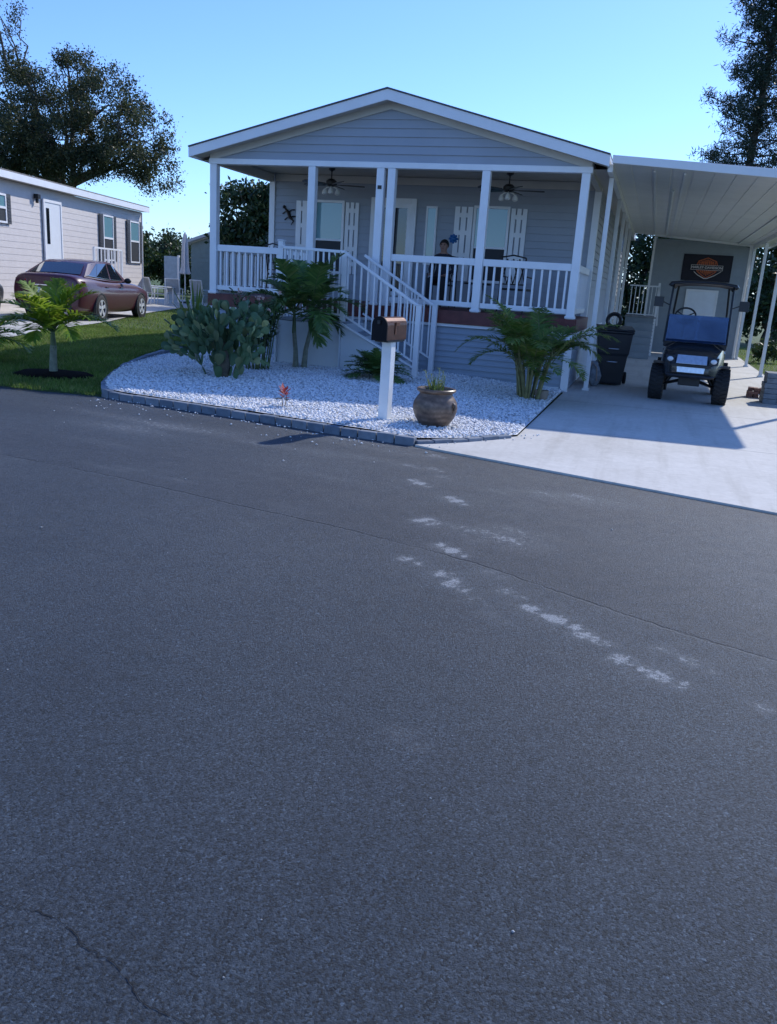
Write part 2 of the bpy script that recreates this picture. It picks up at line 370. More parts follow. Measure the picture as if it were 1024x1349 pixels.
gn=150; gx=RNG.uniform(-5,2.2,gn); gy=RNG.uniform(1.1,7.5,gn); gs_=RNG.uniform(.0015,.0045,gn)*(1+1.2*(RNG.random(gn)<.06))
octa=np.array([(1,0,0),(0,1,0),(-1,0,0),(0,-1,0),(0,0,.8),(0,0,-.8)],float); octf=np.array([(0,1,4),(1,2,4),(2,3,4),(3,0,4),(1,0,5),(2,1,5),(3,2,5),(0,3,5)])
GV=octa[None]*(gs_[:,None,None]*RNG.uniform(.6,1.3,(gn,6,1)))+np.stack([gx,gy,gs_*.5+.001],1)[:,None,:]
structure(npmesh('road_grit',GV.reshape(-1,3),(octf[None]+(np.arange(gn)*6)[:,None,None]).reshape(-1,3),3,basic('pale_grit',(.42,.43,.43),.8,var=.3,scale=30)),'stuff')
# ------------------------------------------------------------------ driveways
m,nt,b=new_mat('concrete'); pos=geo_pos(nt); CONC=m
n1=noise(nt,pos,.9,6,.65); n2=noise(nt,pos,14,5,.7); n3=noise(nt,pos,120,2)
c=ramp(nt,n1.outputs['Fac'],[(.3,(.50,.485,.445)),(.55,(.58,.565,.525)),(.75,(.63,.615,.575))])
c2=ramp(nt,n2.outputs['Fac'],[(.3,(.86,.86,.85)),(.7,(1.06,1.06,1.06))]); cc=mixc(nt,.8,c.outputs[0],c2.outputs[0],'MULTIPLY')
stn=ramp(nt,noise(nt,pos,2.6,7,.75).outputs['Fac'],[(.58,(1,1,1)),(.78,(.72,.69,.64))]); cc=mixc(nt,.7,cc,stn.outputs[0],'MULTIPLY'); mp=N(nt,'ShaderNodeMapping'); mp.inputs['Scale'].default_value=(3.2,.22,1); L(nt,pos,mp.inputs['Vector']); tyr=ramp(nt,noise(nt,mp.outputs[0],1.6,5,.6).outputs['Fac'],[(.50,(1,1,1)),(.72,(.80,.79,.77))]); cc=mixc(nt,.8,cc,tyr.outputs[0],'MULTIPLY')
# saw-cut joints across the slab
sx=N(nt,'ShaderNodeSeparateXYZ'); L(nt,pos,sx.inputs[0])
jn=math_(nt,'ABSOLUTE',math_(nt,'SUBTRACT',math_(nt,'FRACT',math_(nt,'DIVIDE',math_(nt,'ADD',sx.outputs[1],.55),3.05)),.5))
jm=math_(nt,'LESS_THAN',jn,.004); jx=math_(nt,'LESS_THAN',math_(nt,'ABSOLUTE',math_(nt,'SUBTRACT',sx.outputs[0],.78)),.010);  cc=mixc(nt,math_(nt,'MULTIPLY',jm,.65),cc,(.17,.165,.15))
L(nt,cc,b.inputs['Base Color']); b.inputs['Roughness'].default_value=.82; bump(nt,b,n3.outputs['Fac'],.15,.004)

DRX=[(-1.30,9.36),(-2.17,8.14),(-1.93,8.05),(1.18,7.10),(3.6,6.35),(3.2,9.5),(2.78,12.5),(2.78,29.5),(-1.22,29.5)]
mb=MB(); mb.prism([(x,y,-.1) for x,y in DRX],(0,0,.115)); structure(part('driveway',mb,CONC))
mb=MB()
RE=[(-10.3,9.0),(-12.35,16),(-13.15,18.4),(-15.0,22.6),(-16.9,28),(-17.6,30)]; LE=[(-14.5,9.4),(-16.2,16),(-16.7,18.4),(-18.3,22.6),(-20.8,28),(-21.6,30)]
vs=[];fs=[]
for k in range(len(RE)-1):
    for q in range(6):
        s_=q/6
        for e in range(7):
            u=e/6; x=(RE[k][0]*(1-s_)+RE[k+1][0]*s_)*(1-u)+(LE[k][0]*(1-s_)+LE[k+1][0]*s_)*u; y=(RE[k][1]*(1-s_)+RE[k+1][1]*s_)*(1-u)+(LE[k][1]*(1-s_)+LE[k+1][1]*s_)*u
            vs.append((x,y,float(lawn_z(x,y))+.025))
nrow=len(vs)//7
fs=[(i*7+j,i*7+j+1,i*7+j+8,i*7+j+7) for i in range(nrow-1) for j in range(6)]
mb.add(vs,fs); structure(part('neighbour_driveway',mb,CONC))
# patio slab behind the neighbour's drive
mb=MB(); mb.box(-23.5,-15.6,28.3,36,.1,.240); structure(part('patio_slab',mb,CONC))

# ------------------------------------------------------------------ gravel bed
m,nt,b=new_mat('white_gravel_base'); pos=geo_pos(nt)
v=N(nt,'ShaderNodeTexVoronoi'); v.inputs['Scale'].default_value=32; L(nt,pos,v.inputs['Vector'])
c=ramp(nt,v.outputs['Color'],[(0,(.42,.43,.44)),(.5,(.64,.65,.66)),(1,(.78,.78,.78))]); L(nt,c.outputs[0],b.inputs['Base Color']); b.inputs['Roughness'].default_value=.85
bump(nt,b,v.outputs['Distance'],-.9,.03); GRB=m
xs=np.linspace(-8.68,-1.30,60); bed=structure(grid_obj('gravel_bed',xs,lambda x:(float(bedfront(x)),14.5),bed_z,GRB,50))
m,nt,b=new_mat('white_marble_chip'); g=N(nt,'ShaderNodeNewGeometry')
c=ramp(nt,g.outputs['Random Per Island'],[(0,(.36,.37,.38)),(.14,(.66,.67,.68)),(.5,(.82,.825,.83)),(.93,(.86,.86,.855)),(1,(.42,.38,.33))]); L(nt,c.outputs[0],b.inputs['Base Color']); b.inputs['Roughness'].default_value=.7; CHIP=m
n=60000; px=RNG.uniform(-8.66,-1.32,n*2); py=RNG.uniform(8.2,14.4,n*2); ok=py>bedfront(px)+.03
px,py=px[ok][:n],py[ok][:n]; n=len(px)
oct_=np.array([(1,0,0),(0,1,0),(-1,0,0),(0,-1,0),(0,0,.7),(0,0,-.7)],float); of=np.array([(0,1,4),(1,2,4),(2,3,4),(3,0,4),(1,0,5),(2,1,5),(3,2,5),(0,3,5)])
sz=RNG.uniform(.010,.022,n)*(1+.35*(RNG.random(n)<.12)); VV=oct_[None]*(sz[:,None,None]*RNG.uniform(.65,1.3,(n,6,1)))
a=RNG.uniform(0,2*PI,n); ca,sa=np.cos(a)[:,None],np.sin(a)[:,None]; x_,y_=VV[:,:,0]*ca-VV[:,:,1]*sa,VV[:,:,0]*sa+VV[:,:,1]*ca
tl=RNG.uniform(-.6,.6,n); ct,st_=np.cos(tl)[:,None],np.sin(tl)[:,None]; z_=VV[:,:,2]; x_,z_=x_*ct-z_*st_,x_*st_+z_*ct
VV=np.stack([x_+px[:,None],y_+py[:,None],z_+(bed_z(px,py)+sz*.30+RNG.uniform(-.004,.012,n))[:,None]],2)
FF=(of[None]+(np.arange(n)*6)[:,None,None]).reshape(-1,3)
structure(npmesh('white_gravel',VV.reshape(-1,3),FF,3,CHIP),'stuff')
# stray chips washed onto the asphalt and the drive
n=170; px=RNG.uniform(-6.4,-1.0,n); py=np.where(px<-2.2,edge(px)-.03-RNG.exponential(.28,n),8.35+(px+2.2)*1.2-RNG.exponential(.25,n)); zz=np.where((px>-2.1)&(py>edge(px)-.05),.016,0)
sz=RNG.uniform(.006,.015,n); VV=oct_[None]*(sz[:,None,None]*RNG.uniform(.65,1.3,(n,6,1)))+np.stack([px,py,zz+sz*.55],1)[:,None,:]
structure(npmesh('stray_gravel',VV.reshape(-1,3),(of[None]+(np.arange(n)*6)[:,None,None]).reshape(-1,3),3,CHIP),'stuff')
# grey edging blocks
BLK=[basic('edging_block_%d'%k,c,.85,var=.2,scale=9,bstr=.35,bscale=50,dirt=.3) for k,c in enumerate([(.17,.20,.24),(.20,.225,.26),(.145,.175,.215)])]
path=[(-8.62,14.3),(-8.5,13.5),(-8.28,12.56),(-7.91,11.46),(-7.39,10.37),(-6.89,9.50),(-6.50,8.97),(-6.16,8.85),(-5.68,8.78),(-4.24,8.55),(-3.11,8.31),(-2.19,8.20),(-1.80,8.60),(-1.31,9.30)]
seg=[];acc=0
for k in range(len(path)-1):
    d=math.dist(path[k],path[k+1]); seg.append((acc,acc+d,k)); acc+=d
def along(s):
    for s0,s1,k in seg:
        if s<=s1+1e-9:
            t_=(s-s0)/(s1-s0); return (path[k][0]+(path[k+1][0]-path[k][0])*t_,path[k][1]+(path[k+1][1]-path[k][1])*t_)
    return path[-1]
s=0
while s<acc-.1:
    ln_=.215+random.uniform(-.012,.012); a=Vector(along(s)); b_=Vector(along(min(acc,s+ln_-.012))); mid=(a+b_)/2; d=(b_-a); rz=math.atan2(d.y,d.x)
    frontdrive = s>seg[10][1]
    hgt=.10 if not frontdrive else .07
    if s<seg[5][1]*.75: hgt=.09
    mb=MB(); hl=d.length/2; mb.box(-hl,hl,-.045,.045,-.08,hgt-.02+random.uniform(-.006,.006))
    o=part('edging_block',mb,random.choice(BLK),None,bevel=.008)
    zz=float(lawn_z(mid.x,mid.y))*.6 if s<seg[5][1] else 0
    o.location=(mid.x,mid.y,zz); o.rotation_euler=(random.uniform(-.02,.02),random.uniform(-.015,.015),rz+random.uniform(-.015,.015))
    tag(o,'grey concrete edging block bordering the white gravel bed','edging block','edging blocks around the gravel bed'); s+=ln_

# grass blades (stuff)
def grass(n,region,hmin,hmax,name,mat):
    x0,x1,y0,y1,test=region
    x=RNG.uniform(x0,x1,n*3); y=RNG.uniform(y0,y1,n*3); ok=test(x,y); x=x[ok][:n]; y=y[ok][:n]; k=len(x)
    a=RNG.uniform(0,2*PI,k); h=RNG.uniform(hmin,hmax,k); wd=RNG.uniform(.005,.011,k); ln=RNG.uniform(.2,.9,k)*h; z=lawn_z(x,y)-.005
    b0=np.stack([x-wd*np.cos(a),y-wd*np.sin(a),z],1); b1=np.stack([x+wd*np.cos(a),y+wd*np.sin(a),z],1)
    a2=a+RNG.uniform(-1.5,1.5,k); t_=np.stack([x+ln*np.cos(a2),y+ln*np.sin(a2),z+h],1)
    V=np.stack([b0,b1,t_],1).reshape(-1,3); return structure(npmesh(name,V,np.arange(3*k),3,mat),'stuff')
GRASS=leaf_mat('grass_blade',(.080,.15,.026),(.145,.23,.045),(.27,.28,.11),.6,.4)
def lt(x,y):
    re=np.interp(y,[p[1] for p in RE],[p[0] for p in RE])
    bx=np.interp(y,BY[6::-1] if False else list(reversed(BY[:7])),list(reversed(BX[:7])))
    mul=((x+8.12)/.60)**2+((y-10.02)/.48)**2
    return (y>edge(x)-.05+.07*np.sin(x*5)*np.sin(x*13))&(x>re+.02)&(x<np.where(y<14.4,bx-.06,-8.05))&(mul>1)
grass(70000,(-17.5,-6.5,8.6,17,lt),.025,.065,'grass',GRASS)
grass(30000,(-18,-8.0,17,30,lt),.03,.07,'grass',GRASS)
grass(30000,(2.8,9,11,36,lambda x,y:x>2.82),.03,.07,'grass',GRASS)

# ------------------------------------------------------------------ main house
def siding(mb, p0, p1, z0, z1, out, pitch=.135, lap=.024, clip=None):
    """lap siding between two ground points; out = outward normal (x,y); clip(z)->(s0,s1) limits along the wall"""
    p0=Vector((*p0,0)); p1=Vector((*p1,0)); d=p1-p0; ln=d.length; d.normalize(); o=Vector((*out,0)).normalized()
    z=z0
    while z<z1-1e-4:
        zt=min(z1,z+pitch); a0,a1=(0,ln); b0,b1=(0,ln)
        if clip: a0,a1=clip(z); b0,b1=clip(zt)
        if a1-a0>.01:
            P=lambda s,zz,q: p0+d*s+o*q+Vector((0,0,zz))
            mb.add([P(a0,z,lap),P(a1,z,lap),P(b1,zt,0),P(b0,zt,0),P(a0,z,0),P(a1,z,0)],[(0,1,2,3),(4,5,1,0)])
        z=zt
YF,YB=14.42,16.95; XL,XR=-8.02,-1.29; DZ=1.22
H=thing('mobile_home','blue grey manufactured home with a gabled front porch and white railings','house',(-4.65,YF,0))
# walls behind the porch and along the sides
mb=MB(); siding(mb,(XL,YB),(XR,YB),DZ,3.7,(0,-1)); part('front_wall',mb,SIDING,H)
mb=MB(); siding(mb,(XR,YB),(XR,31),.98,3.7,(1,0)); siding(mb,(XL,31),(XL,YB),.98,3.7,(-1,0)); siding(mb,(XR,31),(XL,31),.98,3.7,(0,1)); part('side_wall',mb,SIDING,H)
for x in (XL+.02,XR-.02):
    mb=MB(); mb.box(x-.06,x+.06,YB-.045,YB+.09,DZ,3.66); part('corner_board',mb,WHITE,H)
# gable
APX=-4.655; gz0=3.53; ZP0=4.665
rk=lambda z:(4.515-z)/.256    # half width of the gable at height z
mb=MB(); siding(mb,(XL,YF),(XR,YF),gz0+.05,4.51,(0,-1),clip=lambda z:(max(0,APX-rk(z)-XL),min(XR-XL,APX+rk(z)-XL))); part('gable_wall',mb,SIDING,H)
mb=MB(); mb.box(XL-.05,XR+.05,YF-.05,YF+.11,3.49,3.585); part('porch_header',mb,WHITE,H,bevel=.006)
mb=MB(); mb.box(XL,XR,YF+.02,YF+.10,3.585,3.66); part('header_beam',mb,CEIL,H)
mb=MB()
for sgn in (-1,1):
    e=XL-.03 if sgn<0 else XR+.03; zp=ZP0-.128; ze=zp-.256*abs(e-APX); hh=.125
    mb.add([(APX,YF-.045,zp),(e,YF-.045,ze),(e,YF-.045,ze-hh),(APX,YF-.045,zp-hh),(APX,YF-.015,zp),(e,YF-.015,ze),(e,YF-.015,ze-hh),(APX,YF-.015,zp-hh)],
           [(0,1,2,3),(7,6,5,4),(3,2,6,7),(0,4,5,1),(1,5,6,2)])
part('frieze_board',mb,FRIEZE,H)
# roof: two slopes with overhang, white rake fascia and eave fascia
YR0,YR1=14.10,31.3; XE0,XE1=-8.33,-.98; ZP=4.665; sl_=(ZP-3.725)/(XE1-APX)
mb=MB(); 
for e in (XE0,XE1):
    ze=ZP-.256*abs(e-APX)
    P=[(APX,YR0-.02,ZP),(e,YR0-.02,ze),(e,YR1,ze),(APX,YR1,ZP)]
    mb.add(P+[(x,y,z+.022) for x,y,z in P],[(0,3,2,1),(4,5,6,7),(0,1,5,4),(1,2,6,5),(2,3,7,6)])
roof=part('roof',mb,SHINGLE,H)
mb=MB()
for e in (XE0,XE1):
    ze=ZP-.256*abs(e-APX); h=.165
    mb.add([(APX,YR0,ZP-.004),(e,YR0,ze-.004),(e,YR0,ze-h),(APX,YR0,ZP-h),(APX,YR0+.03,ZP-.004),(e,YR0+.03,ze-.004),(e,YR0+.03,ze-h),(APX,YR0+.03,ZP-h)],[(0,1,2,3),(7,6,5,4),(3,2,6,7),(0,4,5,1),(1,5,6,2)])
part('rake_fascia',mb,WHITE,roof)
mb=MB()
for e,s_ in ((XE0,1),(XE1,-1)):
    ze=ZP-.256*abs(e-APX); mb.box(min(e,e+s_*.03),max(e,e+s_*.03),YR0+.034,YR1,ze-.165,ze-.012)
part('eave_fascia',mb,WHITE,roof)
mb=MB()
for e in (XE0,XE1):
    ze=ZP-.256*abs(e-APX); h=.14
    mb.add([(APX,YR0+.031,ZP-h),(e,YR0+.031,ze-h),(e,YF+.1,ze-h),(APX,YF+.1,ZP-h)],[(0,1,2,3)])
    x0,x1=(XE0+.03,XL) if e==XE0 else (XR,XE1-.03); zz=ZP-.256*abs(e-APX)-.158
    mb.add([(x0,YF+.1,zz),(x1,YF+.1,zz),(x1,YR1,zz),(x0,YR1,zz)],[(0,1,2,3)])
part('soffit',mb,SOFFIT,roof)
mb=MB(); mb.box(XL-.02,XR+.02,YF+.105,YB-.01,3.665,3.69)
y=YF+.25
while y<YB-.1: mb.box(XL+.02,XR-.02,y,y+.012,3.660,3.664); y+=.22
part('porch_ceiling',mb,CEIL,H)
mb=MB(); mb.box(XL+.1,XR-.1,YB-.05,YB-.018,3.52,3.655); part('wall_crown_board',mb,FRIEZE,H)
for xa,xb in ((XL-.04,XL+.06),(XR-.06,XR+.04)):
    mb=MB(); mb.box(xa,xb,YF+.12,YB-.06,3.5,3.655); part('side_beam',mb,FRIEZE,H)
# deck
mb=MB(); y=YF-.03
while y<YB-.05: mb.box(XL-.03,XR+.03,y,y+.134,DZ-.035,DZ); y+=.14
part('porch_deck',mb,REDWOOD,H)
mb=MB(); mb.box(XL-.05,XR+.05,YF-.075,YF-.034,DZ-.225,DZ-.006); mb.box(XR+.035,XR+.07,YF-.03,YB,DZ-.225,DZ-.006); mb.box(XL-.07,XL-.035,YF-.03,YB,DZ-.225,DZ-.006); part('deck_fascia',mb,REDWOOD,H,bevel=.005)
mb=MB(); siding(mb,(XL,YF),(XR,YF),.03,.96,(0,-1),pitch=.10); siding(mb,(XR,YF),(XR,31),.03,.97,(1,0),pitch=.10); siding(mb,(XL,31),(XL,YF),.03,.97,(-1,0),pitch=.10); part('skirting',mb,SKIRT,H)
mb=MB(); mb.box(XL-.04,XR+.04,YF-.05,YF-.012,.945,.992); mb.box(XR+.016,XR+.045,YF,31,.945,.985); part('skirt_trim',mb,WHITE,H,bevel=.004)
for xa,xb in ((XR-.07,XR+.05),(XL-.05,XL+.07)):
    mb=MB(); mb.box(xa,xb,YF-.052,YF+.06,.0,.943); part('skirt_corner_board',mb,WHITE,H,bevel=.004)
mb=MB(); mb.box(-4.1,XR-.09,YF-.09,YF-.02,-.02,.085); part('skirt_base_board',mb,PANEL,H,bevel=.005)
# posts
for x in (-7.98,-6.05,-4.785,-4.585,-2.95,-1.335):
    mb=MB(); mb.box(x-.068,x+.068,YF-.052,YF+.084,DZ-.02,3.488); po=part('porch_post',mb,WHITE,H,bevel=.008)
    mb=MB(); mb.box(x-.085,x+.085,YF-.07,YF+.10,DZ+.001,DZ+.045); part('post_base',mb,WHITE,po,bevel=.008)
def railing(p0,p1,zb0,zb1,zt0,zt1,n,parent,bw=.034,name='railing',mat=None):
    mat=mat or WHITE
    a=Vector((*p0,0)); b_=Vector((*p1,0)); d=(b_-a).normalized()
    mb=MB(); mb.box(0,0,0,0,0,0); mb=MB()
    up_=Vector((0,0,1)); nrm=d.cross(up_)
    def rail(z0,z1,wd):
        m_=MB(); vs=[p+nrm*i*wd/2+up_*z for p in (a,b_) for i,z in ((-1,z0),(1,z0),(1,z1),(-1,z1))]
        m_.add(vs,[(0,1,2,3),(7,6,5,4),(0,4,5,1),(1,5,6,2),(2,6,7,3),(3,7,4,0)]); return m_
    r=part(name,rail(zt0,zt1,.075),mat,parent,bevel=.006)
    part('bottom_rail',rail(zb0,zb1,.06),mat,r,bevel=.006)
    for k in range(n):
        p=a+(b_-a)*((k+.5)/n); m_=MB(); h=bw/2
        vs=[p+d*i*h+nrm*j*h+up_*z for z in (zb1,zt0) for i,j in ((-1,-1),(1,-1),(1,1),(-1,1))]
        m_.add(vs,[(0,1,5,4),(1,2,6,5),(2,3,7,6),(3,0,4,7)]); part('baluster',m_,mat,r)
    return r
yr=YF+.016
railing((-7.91,yr),(-6.12,yr),1.29,1.375,1.985,2.10,14,H)
railing((-4.515,yr),(-3.02,yr),1.29,1.375,1.985,2.10,11,H)
railing((-2.88,yr),(-1.405,yr),1.29,1.375,1.985,2.10,11,H)
railing((XL+.04,YF+.09),(XL+.04,YB-.07),1.29,1.375,1.985,2.10,18,H)
railing((XR-.04,YF+.09),(XR-.04,YB-.07),1.29,1.375,1.985,2.10,18,H)
mb=MB(); mb.box(-4.82,-4.75,YF-.066,YF-.053,3.15,3.21); part('post_plaque',mb,DARKMETAL,H,bevel=.004)
# windows, shutters, door
def frame_box(mb,x0,x1,z0,z1,y,wd,dp):
    mb.box(x0-wd,x0,y-dp,y,z0-wd,z1+wd); mb.box(x1,x1+wd,y-dp,y,z0-wd,z1+wd); mb.box(x0,x1,y-dp,y,z1,z1+wd); mb.box(x0,x1,y-dp,y,z0-wd,z0)
SCREEN=basic('dark_screen',(.018,.022,.028),.6,var=.15)
for x0,x1 in ((-6.98,-6.41),(-3.60,-2.98)):
    mb=MB(); frame_box(mb,x0,x1,1.78,3.13,YB-.018,.05,.045); mb.box(x0,x1,YB-.055,YB-.02,2.38,2.42); wn=part('window',mb,WHITE,H,bevel=.004)
    mb=MB(); mb.box(x0,x1,YB-.035,YB-.019,2.42,3.13); part('upper_pane',mb,GLASSPALE,wn)
    mb=MB(); mb.box(x0,x1,YB-.035,YB-.019,1.78,2.38); part('lower_screen',mb,SCREEN,wn)
for x0,x1 in ((-7.44,-7.05),(-6.34,-6.05),(-4.03,-3.67),(-2.91,-2.60)):
    mb=MB(); nb=3; wd=(x1-x0-.03*(nb-1))/nb
    for k in range(nb): mb.box(x0+k*(wd+.03),x0+k*(wd+.03)+wd,YB-.045,YB-.022,1.74,3.15)
    for zz in (1.90,2.20,2.62,2.95): 
        for k in range(nb-1): mb.box(x0+k*(wd+.03)+wd,x0+(k+1)*(wd+.03),YB-.043,YB-.024,zz,zz+.085)
    part('window_shutter',mb,WHITE,H)
mb=MB(); frame_box(mb,-5.68,-4.93,1.30,3.16,YB-.018,.105,.05); dr=part('front_door',mb,WHITE,H,bevel=.005)
mb=MB(); frame_box(mb,-5.60,-5.01,1.45,3.08,YB-.018,.08,.038); part('door_leaf',mb,WHITE,dr)
mb=MB(); mb.box(-5.60,-5.01,YB-.04,YB-.02,1.45,3.08); part('door_pane',mb,GLASSDARK,dr)
mb=MB(); mb.box(-5.655,-5.625,YB-.10,YB-.058,2.18,2.34); part('handle',mb,DARKMETAL,dr,bevel=.006)
mb=MB(); frame_box(mb,-4.585,-4.425,2.05,3.10,YB-.018,.035,.03); nw=part('narrow_window',mb,WHITE,H)
mb=MB(); mb.box(-4.585,-4.425,YB-.033,YB-.019,2.05,3.10); part('narrow_pane',mb,GLASSPALE,nw)
# wall decorations
mb=MB(); c=Vector((-7.60,YB-.035,2.86))
mb.tube([c+Vector((-.10,0,.13)),c+Vector((-.02,0,.05)),c+Vector((.02,0,-.05)),c+Vector((.10,.0,-.12)),c+Vector((.05,0,-.2))],[.018,.035,.035,.018,.006],6)
mb.ball(c+Vector((-.12,0,.155)),.036,8,6)
for sx,sz,ex,ez in ((-.03,.06,-.15,.02),(.0,.06,.12,.10),(.02,-.05,-.10,-.10),(.03,-.06,.15,-.03)): mb.tube([c+Vector((sx,0,sz)),c+Vector(((sx+ex)/2,-.01,(sz+ez)/2+.02)),c+Vector((ex,0,ez))],[.014,.012,.016],5)
o=part('wall_ornament',mb,DARKMETAL,None,smooth=True,loc=(-7.6,YB-.035,2.86)); tag(o,'dark metal lizard ornament on the porch wall left of the window','wall ornament')
mb=MB(); 
for k in range(8):
    a=k*PI/4; mb.tube([(-4.02+.03*math.cos(a),YB-.035,2.54+.03*math.sin(a)),(-4.02+.075*math.cos(a),YB-.035,2.54+.075*math.sin(a)),(-4.02+.10*math.cos(a),YB-.035,2.54+.10*math.sin(a))],[.02,.03,.008],6)
mb.ball((-4.02,YB-.035,2.54),.05,10,8)
o=part('wall_flower',mb,basic('blue_enamel',(.02,.13,.34),.3,var=.15),None,smooth=True,loc=(-4.02,YB-.035,2.54)); tag(o,'small blue flower plaque on the porch wall beside the right window','wall ornament')

# ceiling fans
def fan(x,y,rz,label):
    t=local_thing('ceiling_fan',label,'ceiling fan',(x,y,3.66),rz,'ceiling fans on the porch')
    mb=MB(); mb.lathe([(0,0),(.07,0),(.06,-.05),(.02,-.07),(.013,-.08),(.013,-.22)],12); part('down_rod',mb,DARKMETAL,t,smooth=True)
    mb=MB(); mb.lathe([(.0,-.2),(.06,-.21),(.105,-.25),(.105,-.31),(.06,-.345),(0,-.35)],16); part('motor_housing',mb,DARKMETAL,t,smooth=True)
    for k in range(5):
        a=k*2*PI/5; mb=MB(); mb.M=Matrix.Rotation(a,4,'Z')@Matrix.Translation((0,0,-.31))@Matrix.Rotation(R(12),4,'X')
        mb.box(.09,.2,-.02,.02,-.004,.004); mb.prism([(.18,-.05,-.004),(.60,-.068,-.004),(.64,-.04,-.004),(.64,.04,-.004),(.60,.068,-.004),(.18,.05,-.004)],(0,0,.009)); part('fan_blade',mb,DARKMETAL,t)
    for k in range(3):
        a=k*2*PI/3+.5; mb=MB(); mb.M=Matrix.Rotation(a,4,'Z')
        mb.tube([(.03,0,-.34),(.10,0,-.36),(.13,0,-.385)],.012,6); mb.lathe([(.02,-.38),(.045,-.42),(.055,-.47),(.03,-.49),(0,-.495)],10,(.14,0,0)); part('lamp_shade',mb,LAMPGLASS,t,smooth=True)
fan(-6.22,15.75,.35,'dark ceiling fan with lamps on the porch, above the left window')
fan(-2.80,15.75,.15,'dark ceiling fan with lamps on the porch, above the right window')

# ------------------------------------------------------------------ porch steps
YS=13.22; ST_=thing('porch_steps','white railed entry steps with a landing and pale closed sides in front of the porch','steps',(-5.0,YS,0))
LX0,LX1,SX1=-6.13,-4.93,-3.62; LZ=.94
mb=MB(); mb.box(LX0-.02,LX1,YS-.02,YF-.06,LZ-.04,LZ); part('landing',mb,basic('grey_tread',(.30,.33,.36),.7),ST_)
mb=MB(); siding(mb,(LX0,YS),(LX1+.0,YS),.05,LZ-.05,(0,-1),pitch=.11,lap=.008); siding(mb,(LX0,YF-.08),(LX0,YS),.05,LZ-.05,(-1,0),pitch=.11,lap=.008); part('side_panel',mb,PANEL,ST_)
mb=MB(); mb.prism([(LX1,YS,.05),(SX1+.04,YS,.05),(SX1+.04,YS,.20),(LX1,YS,LZ-.05)],(0,.03,0)); part('stringer_panel',mb,PANEL,ST_)
mb=MB(); mb.bar((LX1-.02,YS-.025,LZ-.02),(SX1-.02,YS-.025,.30),.03,.05,(0,1,0)); part('stringer_trim',mb,WHITE,ST_)
mb=MB(); mb.bar((LX1-.015,YS-.04,.05),(LX1-.015,YS-.04,LZ-.06),.05,.02,(1,0,0)); mb.bar((LX0+.02,YS-.03,.05),(LX0+.02,YS-.03,LZ-.06),.05,.03,(1,0,0)); part('panel_trim',mb,PANEL,ST_)
for k in range(4):
    z=LZ-.19*(k+1); x=LX1+.30*k; mb=MB(); mb.box(x,x+.32,YS+.035,YF-.07,z-.04,z); part('tread',mb,basic('tread_grey',(.30,.33,.36),.7),ST_)
    mb=MB(); mb.box(x,x+.02,YS+.035,YF-.07,z,z+.15); part('riser',mb,PANEL,ST_)
for nm_,x,y,z0,z1,wd in (('newel_post',LX0+.06,YS+.02,LZ-.0,2.17,.09),('newel_post',LX1-.0,YS+.02,LZ-.0,2.03,.085),('newel_post',SX1,YS+.0,.10,1.29,.085),('newel_post',SX1,YF-.16,.10,1.29,.085)):
    mb=MB(); mb.box(x-wd/2,x+wd/2,y-wd/2,y+wd/2,z0,z1); q=part(nm_,mb,WHITE,ST_,bevel=.006)
    mb=MB(); mb.box(x-wd*.62,x+wd*.62,y-wd*.62,y+wd*.62,z1+.001,z1+.02); part('post_cap',mb,WHITE,q,bevel=.005)
for x,y in ((SX1,YS),(SX1,YF-.16)):
    mb=MB(); mb.box(x-.09,x+.09,y-.09,y+.09,-.05,.115); part('post_footing',mb,basic('footing_steel',(.28,.30,.32),.6),ST_,bevel=.005)
for y in (YS+.0,YF-.16):
    mb=MB(); mb.bar((LX1-.02,y,2.05),(SX1+.0,y,1.27),.05,.045); hr=part('handrail',mb,WHITE,ST_,bevel=.006)
    mb=MB(); mb.bar((LX1+.0,y,1.16-.1),(SX1-.02,y,.38),.035,.03); part('lower_rail',mb,WHITE,hr)
    for k in range(11):
        u=(k+.6)/11.3; x=LX1+(SX1-LX1)*u; mb=MB(); mb.box(x-.013,x+.013,y-.013,y+.013,1.06-.68*u,2.04-.775*u); part('baluster',mb,WHITE,hr)
mb=MB(); mb.bar((LX0+.06,YS,2.075),(LX1,YS,2.05),.05,.045); lr=part('landing_rail',mb,WHITE,ST_,bevel=.006)
mb=MB(); mb.bar((LX0+.06,YS,1.52),(LX1,YS,1.50),.03,.03); mb.bar((LX0+.06,YS,1.05),(LX1,YS,1.05),.035,.035); part('cross_rail',mb,WHITE,lr)
for k in range(11):
    x=LX0+.06+(LX1-LX0-.06)*(k+.8)/11.6; mb=MB(); mb.box(x-.013,x+.013,YS-.013,YS+.013,1.06,2.05); part('baluster',mb,WHITE,lr)
mb=MB(); mb.bar((LX0+.04,YS,2.06),(LX0+.04,YF-.08,2.06),.05,.045); sr_=part('side_rail',mb,WHITE,ST_,bevel=.006)
for k in range(8):
    y=YS+.1+k*.135; mb=MB(); mb.box(LX0+.027,LX0+.053,y-.013,y+.013,LZ,2.04); part('baluster',mb,WHITE,sr_)

